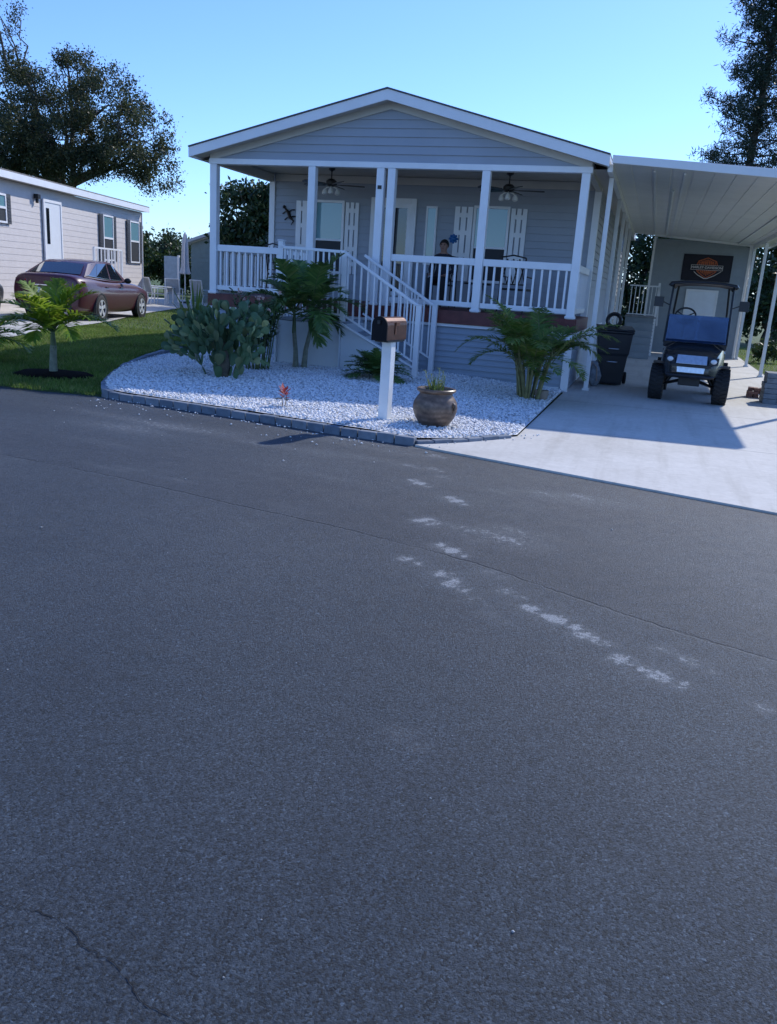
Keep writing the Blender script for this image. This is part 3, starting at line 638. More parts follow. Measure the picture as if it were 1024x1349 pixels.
# ------------------------------------------------------------------ carport
CX0,CX1=-.97,2.59
cz=lambda x:3.62-.066*(x+.97)
CP=thing('carport','long white aluminium carport along the right side of the home','carport',(.8,14.3,0))
PAN=basic('carport_pan',(.76,.76,.73),.38,var=.05,scale=1.5,dirt=.12)
mb=MB(); CY0,CY1=14.16,28.6
x=-.93
while x<2.98:
    x1=min(x+.305,3.0); p=[(x,cz(x)),(x+.262,cz(x+.262)),(x+.270,cz(x+.27)+.014),(x1-.004,cz(x1)+.014),(x1,cz(x1))]
    for k in range(len(p)-1):
        mb.add([(p[k][0],CY0+.02,p[k][1]),(p[k+1][0],CY0+.02,p[k+1][1]),(p[k+1][0],CY1,p[k+1][1]),(p[k][0],CY1,p[k][1])],[(0,1,2,3)])
    x=x1
mb.add([(-.93,CY0+.02,cz(-.93)+.075),(3,CY0+.02,cz(3)+.075),(3,CY1,cz(3)+.075),(-.93,CY1,cz(-.93)+.075)],[(0,1,2,3)])
part('roof_pan',mb,PAN,CP,recalc=False)
mb=MB(); mb.add([(-.945,CY0-.02,cz(-.945)-.005),(3.03,CY0-.02,cz(3.03)-.005),(3.03,CY0-.02,cz(3.03)+.125),(-.945,CY0-.02,cz(-.945)+.115),(-.945,CY0+.018,cz(-.945)-.005),(3.03,CY0+.018,cz(3.03)-.005),(3.03,CY0+.018,cz(3.03)+.125),(-.945,CY0+.018,cz(-.945)+.115)],[(0,1,2,3),(7,6,5,4),(0,4,5,1),(3,2,6,7),(0,3,7,4),(1,5,6,2)])
part('front_fascia',mb,WHITE2,CP,bevel=.008)
mb=MB(); mb.box(3.002,3.06,CY0+.02,CY1,cz(3)-.03,cz(3)+.12); part('side_gutter',mb,WHITE2,CP,bevel=.008)
for xx in (CX0,CX1):
    mb=MB(); mb.box(xx-.04,xx+.04,CY0+.12,CY1-.05,cz(xx)-.12,cz(xx)-.004); part('roof_beam',mb,PAN,CP,bevel=.005)
for xx in (-.30,.16,2.12):
    mb=MB(); mb.box(xx-.018,xx+.018,CY0+.35,CY1-.1,cz(xx)-.03,cz(xx)-.003); part('seam_cap',mb,WHITE2,CP)
mb=MB(); mb.tube([(.02,16.5,cz(0)-.05),(.02,27.8,cz(0)-.05)],.02,6); part('conduit',mb,WHITE2,CP)
for xx,ys in ((CX0,(14.95,18.1,20.75,23.2,25.6)),(CX1,(14.75,18.15,21.53,24.9,27.9))):
    for y in ys:
        mb=MB(); mb.box(xx-.038,xx+.038,y-.038,y+.038,0,cz(xx)-.122); p_=part('carport_post',mb,WHITE2,CP,bevel=.006)
        mb=MB(); mb.box(xx-.06,xx+.06,y-.06,y+.06,.015,.05); part('post_foot',mb,WHITE2,p_,bevel=.004)
for y in (21.53,24.9):
    mb=MB(); mb.tube([(2.60,y+.02,2.85),(2.64,y+.3,3.05),(2.62,y+.62,cz(2.6)-.13)],.025,8); part('knee_brace',mb,WHITE2,CP,smooth=True)

# storage shed at the back of the carport
SHED=basic('grey_shed_siding',(.29,.33,.36),.55,var=.05,dirt=.1)
sh=thing('storage_shed','grey sided storage room closing the back of the carport','shed',(1.1,28,0))
SX0,SX2,SY=-.30,2.52,28.0
mb=MB(); siding(mb,(SX0,SY),(SX2,SY),.03,3.45,(0,-1),clip=lambda z:(0,max(.02,min(SX2-SX0,(3.62-.97*.066-.01-z)/.066-SX0)))); siding(mb,(SX2,SY),(SX2,31),.03,3.3,(1,0)); siding(mb,(SX0,31),(SX0,SY),.03,3.45,(-1,0)); part('wall',mb,SHED,sh)
for xa,xb,zt_ in ((SX2-.06,SX2+.03,3.36),(SX0-.02,SX0+.05,3.5)):
    mb=MB(); mb.box(xa,xb,SY-.03,SY+.05,.02,zt_); part('corner_board',mb,WHITE2,sh)
mb=MB(); mb.bar((SX0,SY-.03,cz(SX0)-.03),(SX2,SY-.03,cz(SX2)-.03),.03,.06); part('top_trim',mb,WHITE2,sh)
mb=MB(); mb.box(.90,1.72,SY-.04,SY-.016,.06,1.96); d_=part('shed_door',mb,basic('shed_door_white',(.72,.76,.80),.4,var=.04),sh,bevel=.006)
mb=MB(); frame_box(mb,.90,1.72,.06,1.96,SY-.016,.06,.035); part('door_frame',mb,WHITE2,d_)
mb=MB(); mb.ball((1.64,SY-.08,1.0),.035,10,8); part('knob',mb,STEEL,d_,smooth=True)

# banner
BN=thing('banner','black wall banner with an orange shield emblem and white lettered bar on the shed wall','banner',(1.32,SY-.03,2.66))
BK=basic('black_banner_cloth',(.012,.012,.022),.75,var=.2); OR=basic('banner_orange',(.50,.115,.035),.7,var=.12); WT=basic('banner_white',(.68,.62,.58),.7,var=.06)
mb=MB(); n_=14
vs=[];fs=[]
for i in range(n_+1):
    for j in range(8):
        x=.62+1.42*i/n_; z=3.05-.78*j/7; vs.append((x,SY-.045-.010*math.sin(i*.9)*(j/7),z))
fs=[(i*8+j,(i+1)*8+j,(i+1)*8+j+1,i*8+j+1) for i in range(n_) for j in range(7)]
mb.add(vs,fs); part('cloth',mb,BK,BN,smooth=True)
cx,cz_=1.33,2.67; yb=SY-.066
def plate(pts,mat,name,y,th=.005):
    m_=MB(); m_.prism([(cx+a,y,cz_+b) for a,b in pts],(0,-th,0)); return part(name,m_,mat,BN)
shield=[(-.30,.10),(-.26,.20),(-.16,.235),(0,.30),(.16,.235),(.26,.20),(.30,.10),(.34,.0),(.27,-.13),(.15,-.22),(0,-.31),(-.15,-.22),(-.27,-.13),(-.34,.0)]
plate(shield,OR,'shield_outline',yb)
plate([(a*.90,b*.90) for a,b in shield],BK,'shield_field',yb-.006)
for k in range(-4,5): 
    x=k*.055; plate([(x-.016,.24-abs(k)*.018),(x+.016,.24-abs(k)*.018),(x+.016,-.235+abs(k)*.03),(x-.016,-.235+abs(k)*.03)],OR,'shield_stripe',yb-.0125)
plate([(-.46,.075),(.46,.075),(.46,-.075),(-.46,-.075)],WT,'bar_border',yb-.019)
plate([(-.45,.065),(.45,.065),(.45,-.065),(-.45,-.065)],BK,'bar',yb-.025)
plate([(-.05,-.33),(.05,-.325),(.24,-.235),(.43,-.10),(.43,-.085),(.235,-.215),(.04,-.305),(-.04,-.305),(-.235,-.215),(-.36,-.12),(-.36,-.14),(-.24,-.235)],WT,'ribbon',yb-.007)
def lettering(txt,size,x,z,y,mat,name):
    cu=bpy.data.curves.new(name,'FONT'); cu.body=txt; cu.size=size; cu.align_x='CENTER'; cu.align_y='CENTER'; cu.extrude=.002; cu.space_character=1.02; cu.offset=.002
    tmp=bpy.data.objects.new(name+'_c',cu); COL.objects.link(tmp)
    bpy.context.view_layer.update(); dg=bpy.context.evaluated_depsgraph_get(); me=bpy.data.meshes.new_from_object(tmp.evaluated_get(dg)); bpy.data.objects.remove(tmp)
    me.name=name; me.materials.clear(); me.materials.append(mat); me.transform(Matrix.Rotation(PI/2,4,'X')); me.transform(Matrix.Translation(Vector((x,y,z))-base_of(BN)))
    o=link(name,me,BN); return o
lettering('HARLEY-DAVIDSON',.098,cx,cz_,yb-.034,WT,'bar_lettering')
lettering('MOTOR',.085,cx,cz_+.135,yb-.022,OR,'upper_lettering')
lettering('CYCLES',.08,cx,cz_-.135,yb-.022,OR,'lower_lettering')

# side landing in the carport
sl_t=thing('side_steps','grey sided landing with white railing at the carport side door','steps',(-.25,25.9,0))
mb=MB(); siding(mb,(-.80,25.9),(.03,25.9),.02,1.10,(0,-1),pitch=.10); siding(mb,(.03,25.9),(.03,27.3),.02,1.10,(1,0),pitch=.10); part('side_panel',mb,SHED,sl_t)
mb=MB(); mb.box(-.82,.06,25.86,27.3,1.10,1.14); part('landing',mb,basic('landing_boards',(.24,.25,.25),.7),sl_t)
r_=railing((-.78,25.92),(.02,25.92),1.18,1.21,1.98,2.02,7,sl_t,.024,'handrail',WHITE2)
mb=MB(); mb.box(.0,.06,25.88,25.94,.02,2.10); part('newel_post',mb,WHITE2,sl_t,bevel=.005)
mb=MB(); mb.bar((.05,25.92,2.0),(.10,24.4,.95),.04,.04); part('stair_rail',mb,WHITE2,sl_t)
for k in range(5):
    mb=MB(); mb.box(-.78,.0,25.85-.28*(k+1),25.85-.28*k,.02,.95-.19*k); part('tread',mb,SHED,sl_t)

# ------------------------------------------------------------------ plants
def frond(LF, ST, base, az, el, length, droop, n, ll, lw, vee=.5, hang=.35, sweep=.7, r0=.012, start=.18, rnd=.12):
    """one feather leaf: stem into ST, leaflets into LF"""
    p=Vector(base); K=14; pts=[p.copy()]; dirs=[]
    for k in range(K):
        t=(k+.5)/K; e=el-droop*t**1.25; a=az+.10*math.sin(t*2.2)
        d=Vector((math.cos(e)*math.cos(a),math.cos(e)*math.sin(a),math.sin(e))); dirs.append(d); p=p+d*length/K; pts.append(p.copy())
    ST.tube(pts,[r0*(1-.85*i/K) for i in range(K+1)],5)
    for i in range(n):
        t=start+(1-start)*(i+.5)/n; f=t*K; k=min(K-1,int(f)); q=pts[k].lerp(pts[k+1],f-k); d=dirs[k]
        sd_=d.cross(Vector((0,0,1))); sd_=sd_.normalized() if sd_.length>.05 else Vector((1,0,0)); u=sd_.cross(d).normalized()
        prof=math.sin(PI*min(1,max(0.02,(t-start)/(1-start))*.82+.14))**.8
        for s_ in (-1,1):
            sw=sweep*(.6+.7*t)+random.gauss(0,rnd); L_=ll*prof*random.uniform(.85,1.12); 
            dd=(sd_*s_*math.cos(sw)+d*math.sin(sw)+u*(vee+random.gauss(0,rnd))).normalized()
            wdir=dd.cross(u).normalized()*lw*.5
            m1=q+dd*L_*.5+Vector((0,0,-hang*L_*.12)); tip=q+dd*L_+Vector((0,0,-hang*L_*.55))
            LF.add([q-wdir*.5,q+wdir*.5,m1+wdir*.9,m1-wdir*.9,tip],[(0,1,2,3),(3,2,4)])
def palm_plant(name,label,cat,base,trunks,fronds_fn,leafmat,stemmat,trunkmat,group=None,merged=False):
    t=thing(name,label,cat,base,0,group)
    for pts,rs in trunks:
        mb=MB(); mb.tube(pts,rs,9); part('trunk',mb,trunkmat,t,smooth=True)
    fronds_fn(t); return t
def add_frond(t, leafmat, stemmat, *a, **k):
    LF=MB(); ST=MB(); frond(LF,ST,*a,**k); s_=part('frond',LF,leafmat,t,recalc=False); part('leaf_stem',ST,stemmat,s_,smooth=True); return s_
PALMLEAF=leaf_mat('palm_leaf',(.062,.135,.036),(.115,.20,.05),(.19,.235,.075),.42,.25,.4)
PALMLEAF_Y=leaf_mat('palm_leaf_yellow',(.12,.22,.018),(.20,.30,.028),(.30,.34,.06),.42,.45,.35)
ARECALEAF=leaf_mat('areca_leaf',(.075,.145,.026),(.14,.21,.038),(.26,.26,.07),.45,.3,.35)
STEMG=basic('palm_stem',(.09,.13,.045),.5,var=.2)
STEMY=basic('areca_cane',(.20,.19,.075),.5,var=.25,scale=14)
TRUNK=basic('palm_trunk',(.21,.225,.165),.75,var=.25,scale=18,bstr=.3,bscale=30)
# two young palms in front of the landing
def young(base,lean,h,n,label,seed,az0):
    random.seed(seed); b=Vector(base); top=b+Vector((lean[0],lean[1],h))
    tr=[([b,b+Vector((lean[0]*.2,lean[1]*.2,h*.45)),top],[.052,.038,.034])]
    cs=[top-Vector((lean[0]*.05,0,.05)),top+Vector((lean[0]*.1,lean[1]*.1,.32))]
    def fr(t):
        mb=MB(); mb.tube(cs,[.038,.022],8); part('crownshaft',mb,STEMG,t,smooth=True)
        c=cs[1]
        for k in range(n):
            a=az0+k*2.4+random.uniform(-.25,.25); u=k/n
            add_frond(t,PALMLEAF,STEMG,c-Vector((0,0,.10*u)),a,1.38-1.2*u+random.uniform(-.12,.12),random.uniform(.88,1.02),.85+1.05*u,34,.33,.046,vee=.42,hang=.5,sweep=.65,r0=.011)
    return palm_plant('young_palm',label,'palm',base,tr,fr,PALMLEAF,STEMG,TRUNK,'pair of young palms in front of the landing')
bz=lambda x,y: float(bed_z(x,y))-.01
young((-5.52,12.72,bz(-5.52,12.72)),(-.06,.02),.62,13,'young palm with a slim trunk before the landing, left one of the pair',3,1.9)
young((-5.40,12.78,bz(-5.4,12.78)),(.10,.03),.70,13,'young palm with a slim trunk before the landing, right one of the pair',5,.2)
# small dense cycad like palm left of the mailbox post
random.seed(11); b_=Vector((-3.98,12.3,bz(-3.98,12.3)))
def fr(t):
    for k in range(48):
        u=k/48; add_frond(t,PALMLEAF,STEMG,b_+Vector((0,0,.06)),k*2.4,1.35-1.1*u+random.uniform(-.1,.1),.52+.08*u,random.uniform(.7,1.2),26,.15,.028,vee=.2,hang=.4,sweep=.6,r0=.006)
palm_plant('cycad','low bushy dark green cycad in the gravel left of the mailbox','plant',b_,[([b_-Vector((0,0,.03)),b_+Vector((0,0,.09))],[.08,.06])],fr,PALMLEAF,STEMG,TRUNK)
# areca palm near the drive
random.seed(21); b_=Vector((-1.68,12.66,bz(-1.68,12.66)))
tr=[]; tops=[]
for k in range(20):
    a=random.uniform(0,2*PI); r_=random.uniform(.02,.19); p0=b_+Vector((r_*math.cos(a),r_*math.sin(a),-.02)); ln_=random.uniform(.40,.85)
    tp=p0+Vector((math.cos(a)*ln_*.22,math.sin(a)*ln_*.22,ln_)); tr.append(([p0,(p0+tp)/2+Vector((0,0,.03)),tp],[.022,.018,.014])); tops.append((tp,a))
def fr(t):
    for k,(tp,a) in enumerate(tops):
        add_frond(t,ARECALEAF,STEMY,tp-Vector((0,0,.1)),a+random.uniform(-.6,.6),random.uniform(.8,1.45),random.uniform(.90,1.18),random.uniform(1.0,1.8),38,.27,.028,vee=.3,hang=.7,sweep=.6,r0=.008)
        if True: add_frond(t,ARECALEAF,STEMY,tp-Vector((0,0,.15)),a+random.uniform(1,5),random.uniform(.7,1.5),random.uniform(.8,1.1),random.uniform(.9,1.7),36,.25,.028,vee=.35,hang=.4,sweep=.6,r0=.008)
    for a,e,dr_,ln_ in ((3.2,1.0,2.1,1.3),(.25,.9,1.6,1.25),(5.6,.6,1.6,1.1),(3.6,.75,1.8,1.0),(1.9,1.3,1.2,1.0),(4.4,1.2,1.5,1.0)):
        add_frond(t,ARECALEAF,STEMY,b_+Vector((.06*math.cos(a),.06*math.sin(a),.5)),a,e,ln_*1.0,dr_*.95,38,.25,.028,vee=.35,hang=.45,sweep=.6,r0=.009)
palm_plant('areca_palm','bushy areca palm with many yellow canes at the right corner of the porch','palm',b_,tr,fr,ARECALEAF,STEMY,STEMY)
# bright young palm on the lawn
random.seed(31); bx,by=-8.12,10.02; b_=Vector((bx,by,float(lawn_z(bx,by))))
def fr(t):
    top=b_+Vector((.02,0,.44))
    mb=MB(); mb.tube([top-Vector((0,0,.06)),top+Vector((0,0,.20))],[.045,.025],8); part('crownshaft',mb,STEMG,t,smooth=True)
    for a,e,dr_,ln_ in ((5.6,.45,1.9,1.15),(5.0,.35,1.8,1.0),(3.8,.45,1.9,1.1),(4.7,.9,1.5,1.1),(3.2,.4,1.6,1.1),(.2,.5,1.7,1.15),(.4,1.0,1.3,1.05),(1.1,1.15,1.2,1.0),(2.7,.9,1.5,1.1),(3.5,.75,1.5,1.05),(5.2,.75,1.4,.95),(6.0,.62,1.5,1.0),(4.4,.6,1.6,.9),(1.9,1.3,.9,1.0),(.1,1.25,1.1,1.0),(3.0,1.2,1.2,1.0)):
        add_frond(t,PALMLEAF_Y,STEMG,top+Vector((0,0,.16)),a,min(e+.22,1.35),ln_*.86,dr_*.82,36,.33,.038,vee=.38,hang=.55,sweep=.75,r0=.012)
palm_plant('young_palm','bright yellow green young palm in a mulch ring on the lawn','palm',b_,[([b_-Vector((0,0,.03)),b_+Vector((.01,0,.25)),b_+Vector((.02,0,.42))],[.062,.05,.045])],fr,PALMLEAF_Y,STEMG,TRUNK)
MULCH=basic('dark_mulch',(.007,.005,.0045),.95,spec=.05,var=.5,scale=40,bstr=.9,bscale=60)
mb=MB(); vs=[(bx+.02,by,.085+b_.z-.03)];fs=[]
for q,(f_,zz) in enumerate(((.5,.045),(.85,.03),(1,-.01))):
    for k in range(28):
        a=2*PI*k/28; rr_=f_*(1+.05*math.sin(a*3)+.03*math.sin(a*7)); vs.append((bx+.62*rr_*math.cos(a),by+.50*rr_*math.sin(a),b_.z+zz))
for k in range(28):
    fs.append((0,1+k,1+(k+1)%28))
    for q in range(2): fs.append((1+q*28+k,29+q*28+k,29+q*28+(k+1)%28,1+q*28+(k+1)%28))
mb.add(vs,fs); structure(part('mulch',mb,MULCH,smooth=True),'stuff')
# another leafy shrub at the very left of the lawn
random.seed(33); b2=Vector((-9.85,10.6,float(lawn_z(-9.85,10.6))))
def fr(t):
    for k in range(16):
        u=k/16; add_frond(t,PALMLEAF_Y,STEMG,b2+Vector((0,0,.30)),k*2.4+.5,1.0-.8*u,.72,1.2,28,.28,.036,vee=.3,hang=.5,r0=.01)
palm_plant('palm_shrub','light green palm shrub cut by the left edge of the photo beside the lawn palm','palm',b2,[([b2,b2+Vector((0,0,.34))],[.05,.04])],fr,PALMLEAF_Y,STEMG,TRUNK)
# prickly pear clump
random.seed(41)
PAD=leaf_mat('cactus_pad',(.052,.108,.052),(.085,.15,.066),(.17,.20,.09),.5,.0,.35)
PADY=basic('cactus_new_pad',(.30,.36,.15),.5,var=.15)
cb=Vector((-5.90,10.95,bz(-5.9,10.95)))
pads=MB(); newp=MB(); stemp=MB(); cnt=0
def pad(mb,p,d,ln,wd,th,nrm):
    d=d.normalized(); sdv_=d.cross(nrm).normalized(); nn=sdv_.cross(d).normalized(); nseg=9
    prof=[(0,.12),(.2,.34),(.5,.5),(.8,.40),(1,.0)]
    vs=[];fs=[]
    ring=[]
    for i in range(12):
        a=2*PI*i/12; u=.5-.5*math.cos(a); wv=math.sin(a)*.5*(.55+.6*u)*1.05
        ring.append((u*ln,wv*wd*1.15))
    c0=p+d*ln*.55
    for lay,(sc_,off) in enumerate(((.0,1),(.62,.86),(1,0),(.62,-.86),(0,-1))):
        if sc_==0: vs.append(c0+nn*off*th/2)
        else:
            for u,v in ring: vs.append(c0+(p+d*u+sdv_*v-c0)*sc_+nn*off*th/2)
    for i in range(12):
        j=(i+1)%12; fs+=[(0,1+i,1+j),(1+i,13+i,13+j,1+j),(13+i,25+i,25+j,13+j),(25+i,37,25+j)]
    mb.add(vs,fs); return p+d*ln
def grow(p,d,lev,sz):
    global cnt
    if cnt>430: return
    ang=random.uniform(0,PI); nrm=Vector((math.cos(ang),math.sin(ang),random.uniform(-.3,.3)))
    tgt=pads if random.random()>.05 or lev<2 else newp
    pad(tgt,p,d,sz,sz*random.uniform(.55,.72),sz*.13,nrm); cnt+=1
    if lev>=6: return
    for q in range(random.choice((1,2,2,3)) if lev<4 else random.choice((0,1,1,2))):
        sd2=d.cross(nrm).normalized(); f=random.uniform(-.75,.75)
        nd=(d+sd2*f+Vector((random.gauss(0,.25),random.gauss(0,.25),random.uniform(.02,.28)))).normalized()
        pp=p+d*sz*(1-.18*abs(f))+sd2*f*sz*.26
        if pp.z>cb.z+.98: continue
        if pp.z<cb.z+.05: nd.z=abs(nd.z)
        grow(pp,nd,lev+1,sz*random.uniform(.86,1.02))
for k in range(23):
    a=k*2.4; r_=.56*math.sqrt((k+.5)/23); p=cb+Vector((r_*1.0*math.cos(a),r_*.75*math.sin(a),-.02))
    grow(p,Vector((math.cos(a)*(.25+r_*.9),math.sin(a)*(.25+r_*.7),1)),0,random.uniform(.18,.235))
for k in range(15):   # low outer pads leaning to the ground
    a=2*PI*k/15+random.uniform(-.1,.1); p=cb+Vector((.42*math.cos(a),.36*math.sin(a),.14))
    grow(p,Vector((math.cos(a),math.sin(a),random.uniform(-.05,.35))),4,random.uniform(.17,.23))
pp_=thing('prickly_pear','large sprawling prickly pear cactus on the left of the gravel bed','cactus',cb)
nb_=len(pads.v); pads.v+=newp.v; pads.f+=[tuple(i+nb_ for i in f) for f in newp.f]; pads.mi+=[1]*len(newp.f); part('pads',pads,[PAD,PADY],pp_,smooth=True)
mb=MB(); mb.tube([cb-Vector((0,0,.05)),cb+Vector((.02,.0,.25)),cb+Vector((-.05,.05,.6))],[.11,.085,.06],9); part('woody_stem',mb,basic('cactus_bark',(.10,.085,.06),.9,var=.3,scale=20,bstr=.4),pp_,smooth=True)
# croton / flower stems in the clump and a spiky shrub behind
random.seed(43); sb=Vector((-7.30,12.55,bz(-7.3,12.55)))
def fr(t):
    for k in range(40):
        u=k/40; a=k*2.4; LF=MB(); e=1.45-.8*u+random.uniform(-.1,.1); ln_=random.uniform(.6,.95); d=Vector((math.cos(e)*math.cos(a),math.cos(e)*math.sin(a),math.sin(e))); s_=d.cross(Vector((0,0,1))).normalized()*.018
        p0=sb+Vector((0,0,.5+.02*math.sin(k))); m1=p0+d*ln_*.5; tp=p0+d*ln_+Vector((0,0,-.08*u)); LF.add([p0-s_*.6,p0+s_*.6,m1+s_,m1-s_,tp],[(0,1,2,3),(3,2,4)]); part('blade',LF,ARECALEAF,t,recalc=False)
palm_plant('yucca','upright spiky yucca behind the left end of the cactus','plant',sb,[([sb-Vector((0,0,.03)),sb+Vector((0,0,.55))],[.06,.05])],fr,PALMLEAF,STEMG,TRUNK)
random.seed(47); fb=Vector((-5.85,12.0,bz(-5.85,12.0)))
ft=thing('flowering_spurge','tall leafy shrub with pale pink blossoms rising behind the cactus','shrub',fb)
LF=MB(); FL=MB(); ST2=MB()
for k in range(26):
    a=k*2.4; r_=.45*math.sqrt(k/26); tp=fb+Vector((r_*math.cos(a),r_*.7*math.sin(a),random.uniform(.85,1.22))); mid=(fb+tp)/2+Vector((.05*math.cos(a),.05*math.sin(a),0))
    ST2.tube([fb+Vector((r_*.4*math.cos(a),r_*.4*math.sin(a),0)),mid,tp],[.012,.009,.006],5)
    for q in range(34):
        t_=random.uniform(.35,1.0); p=(fb.lerp(mid,t_*2) if t_<.5 else mid.lerp(tp,t_*2-1)); aa=random.uniform(0,2*PI); d=Vector((math.cos(aa),math.sin(aa),random.uniform(.1,.9))).normalized(); s_=d.cross(Vector((0,0,1))).normalized()*.020; ln_=random.uniform(.07,.12)
        LF.add([p,p+d*ln_*.5+s_,p+d*ln_,p+d*ln_*.5-s_],[(0,1,2,3)])
    if k%2==0:
        for q in range(7):
            c=tp+Vector((random.gauss(0,.025),random.gauss(0,.025),random.gauss(.02,.015))); FL.ball(c,.014,5,4)
part('stems',ST2,STEMG,ft); part('leaves',LF,leaf_mat('spurge_leaf',(.03,.07,.025),(.055,.105,.04),(.09,.13,.05),.5,.2),ft,recalc=False); part('blossoms',FL,basic('pale_pink_blossom',(.52,.33,.28),.6,var=.2),ft,smooth=True)
# little red leaved plant
random.seed(51); rb=Vector((-4.07,9.05,bz(-4.07,9.05)))
rp=thing('ti_plant','tiny red and pink leaved plant alone in the gravel near the kerb','plant',rb)
ST2=MB(); LR=MB(); LD=MB()
for dx in (-.02,.03): ST2.tube([rb+Vector((dx*.3,0,-.02)),rb+Vector((dx,0,.10)),rb+Vector((dx*1.3,.0,.17))],[.006,.005,.004],5)
part('stem',ST2,basic('ti_stem',(.20,.15,.09),.7),rp)
def leafquad(LF,p,d,ln,wd):
    d=d.normalized(); s_=d.cross(Vector((0,.3,1))).normalized()*wd/2; m1=p+d*ln*.5; LF.add([p,m1+s_,p+d*ln+Vector((0,0,-.01)),m1-s_],[(0,1,2,3)])
for k in range(16):
    a=k*2.4; leafquad(LR,rb+Vector((.01*math.cos(a),0,.13+.006*k)),Vector((math.cos(a),math.sin(a),.25+.1*k)),random.uniform(.08,.12),.045)
for k in range(5):
    a=k*1.3+2.6; leafquad(LD,rb+Vector((0,0,.12)),Vector((math.cos(a),.5*math.sin(a),.0)),.13,.055)
part('red_leaves',LR,leaf_mat('ti_leaf_red',(.20,.03,.03),(.36,.07,.06),(.55,.24,.2),.45,.2),rp,recalc=False); part('dark_leaves',LD,leaf_mat('ti_leaf_dark',(.03,.03,.02),(.05,.045,.03),None,.45,.1),rp,recalc=False)

# ------------------------------------------------------------------ mailbox
mx,my=-2.79,9.02; MBX=local_thing('mailbox','copper brown mailbox with a black front on a white square post in the gravel','mailbox',(mx,my,float(bed_z(mx,my))),-.16)
COPPER=basic('copper_brown',(.105,.045,.032),.36,metal=.5,var=.3,scale=11,dirt=.3); WPOST=basic('white_post_paint',(.80,.81,.80),.45,var=.05,scale=5,dirt=.25)
mb=MB(); mb.box(-.058,.058,-.058,.058,-.15,.885); part('post',mb,WPOST,MBX,bevel=.005)
mb=MB(); mb.box(-.08,.08,-.20,.24,.885,.905); part('mounting_board',mb,BLACK,MBX,bevel=.003)
arch=lambda w_,h_,n=12:[(-w_,0),(w_,0)]+[(w_*math.cos(PI*k/n),h_+w_*math.sin(PI*k/n)) for k in range(n+1)]
mb=MB(); mb.prism([(a,-.24,.906+b) for a,b in arch(.086,.165)],(0,.50,0)); part('box',mb,COPPER,MBX,bevel=.004)
mb=MB(); mb.prism([(a,-.262,.900+b) for a,b in arch(.094,.170)],(0,.024,0)); dr_=part('door',mb,basic('mailbox_black',(.005,.005,.008),.6,var=.2,spec=.2),MBX,bevel=.004)
mb=MB(); mb.box(-.018,.018,-.285,-.262,1.08,1.12); part('latch',mb,BLACK,dr_,bevel=.003)
mb=MB(); mb.box(.088,.094,-.05,-.02,.97,1.10); mb.box(.088,.094,-.05,.06,1.06,1.10); part('flag',mb,basic('flag_copper',(.22,.10,.07),.3,metal=.7),MBX)

# ------------------------------------------------------------------ pot and plant
px_,py_=-2.23,9.13; pz=float(bed_z(px_,py_)); POT=thing('clay_pot','big round brown glazed clay pot by the driveway corner','pot',(px_,py_,pz))
m,nt,b=new_mat('glazed_brown_pot'); pos=geo_pos(nt); n1=noise(nt,pos,7,6,.7); w_=N(nt,'ShaderNodeTexWave',bands_direction='Z'); w_.inputs['Scale'].default_value=5; w_.inputs['Distortion'].default_value=6; w_.inputs['Detail'].default_value=3; L(nt,pos,w_.inputs['Vector'])
c=ramp(nt,n1.outputs['Fac'],[(.3,(.075,.050,.036)),(.5,(.16,.105,.074)),(.72,(.30,.21,.15))]); c2=mixc(nt,.35,c.outputs[0],w_.outputs['Color'],'MULTIPLY'); L(nt,c2,b.inputs['Base Color']); b.inputs['Roughness'].default_value=.42; bump(nt,b,n1.outputs['Fac'],.25,.01)
mb=MB(); c0=(px_,py_,pz-.02)
mb.lathe([(.115,0),(.135,.01),(.175,.05),(.222,.115),(.248,.185),(.255,.235),(.243,.295),(.212,.345),(.188,.372),(.186,.392),(.205,.405),(.222,.418),(.224,.436),(.212,.446),(.192,.444),(.180,.425),(.176,.38),(.17,.36),(0,.36)],36,c0); pt=part('pot_body',mb,m,POT,smooth=True)
for a in (-.35,2.8):
    mb=MB(); d=Vector((math.cos(a),math.sin(a),0)); s_=Vector((-math.sin(a),math.cos(a),0)); q=[]
    for k in range(9):
        t_=PI*k/8; q.append(Vector((px_,py_,pz))+d*(.222+.045*math.sin(t_)+.012*math.cos(t_))+Vector((0,0,.225+.055*math.cos(PI-t_)*-1)))
    mb.tube(q,.014,7); part('handle',mb,m,POT,smooth=True)
mb=MB(); mb.lathe([(.172,.365),(.1,.385),(0,.39)],20,c0); part('soil',mb,MULCH,POT,smooth=True)
random.seed(61); pl=thing('potted_plant','sparse spiky green plant growing in the brown clay pot','plant',(px_,py_,pz+.36))
LF=MB(); ST2=MB()
for k in range(46):
    a=k*2.4; e=random.uniform(.7,1.5); ln_=random.uniform(.10,.25); p=Vector((px_+random.gauss(0,.05),py_+random.gauss(0,.05),pz+.36)); d=Vector((math.cos(e)*math.cos(a),math.cos(e)*math.sin(a),math.sin(e))); s_=d.cross(Vector((0,0,1))).normalized()*.010
    LF.add([p-s_,p+s_,p+d*ln_*.6+s_*.8,p+d*ln_*.6-s_*.8,p+d*ln_],[(0,1,2,3),(3,2,4)])
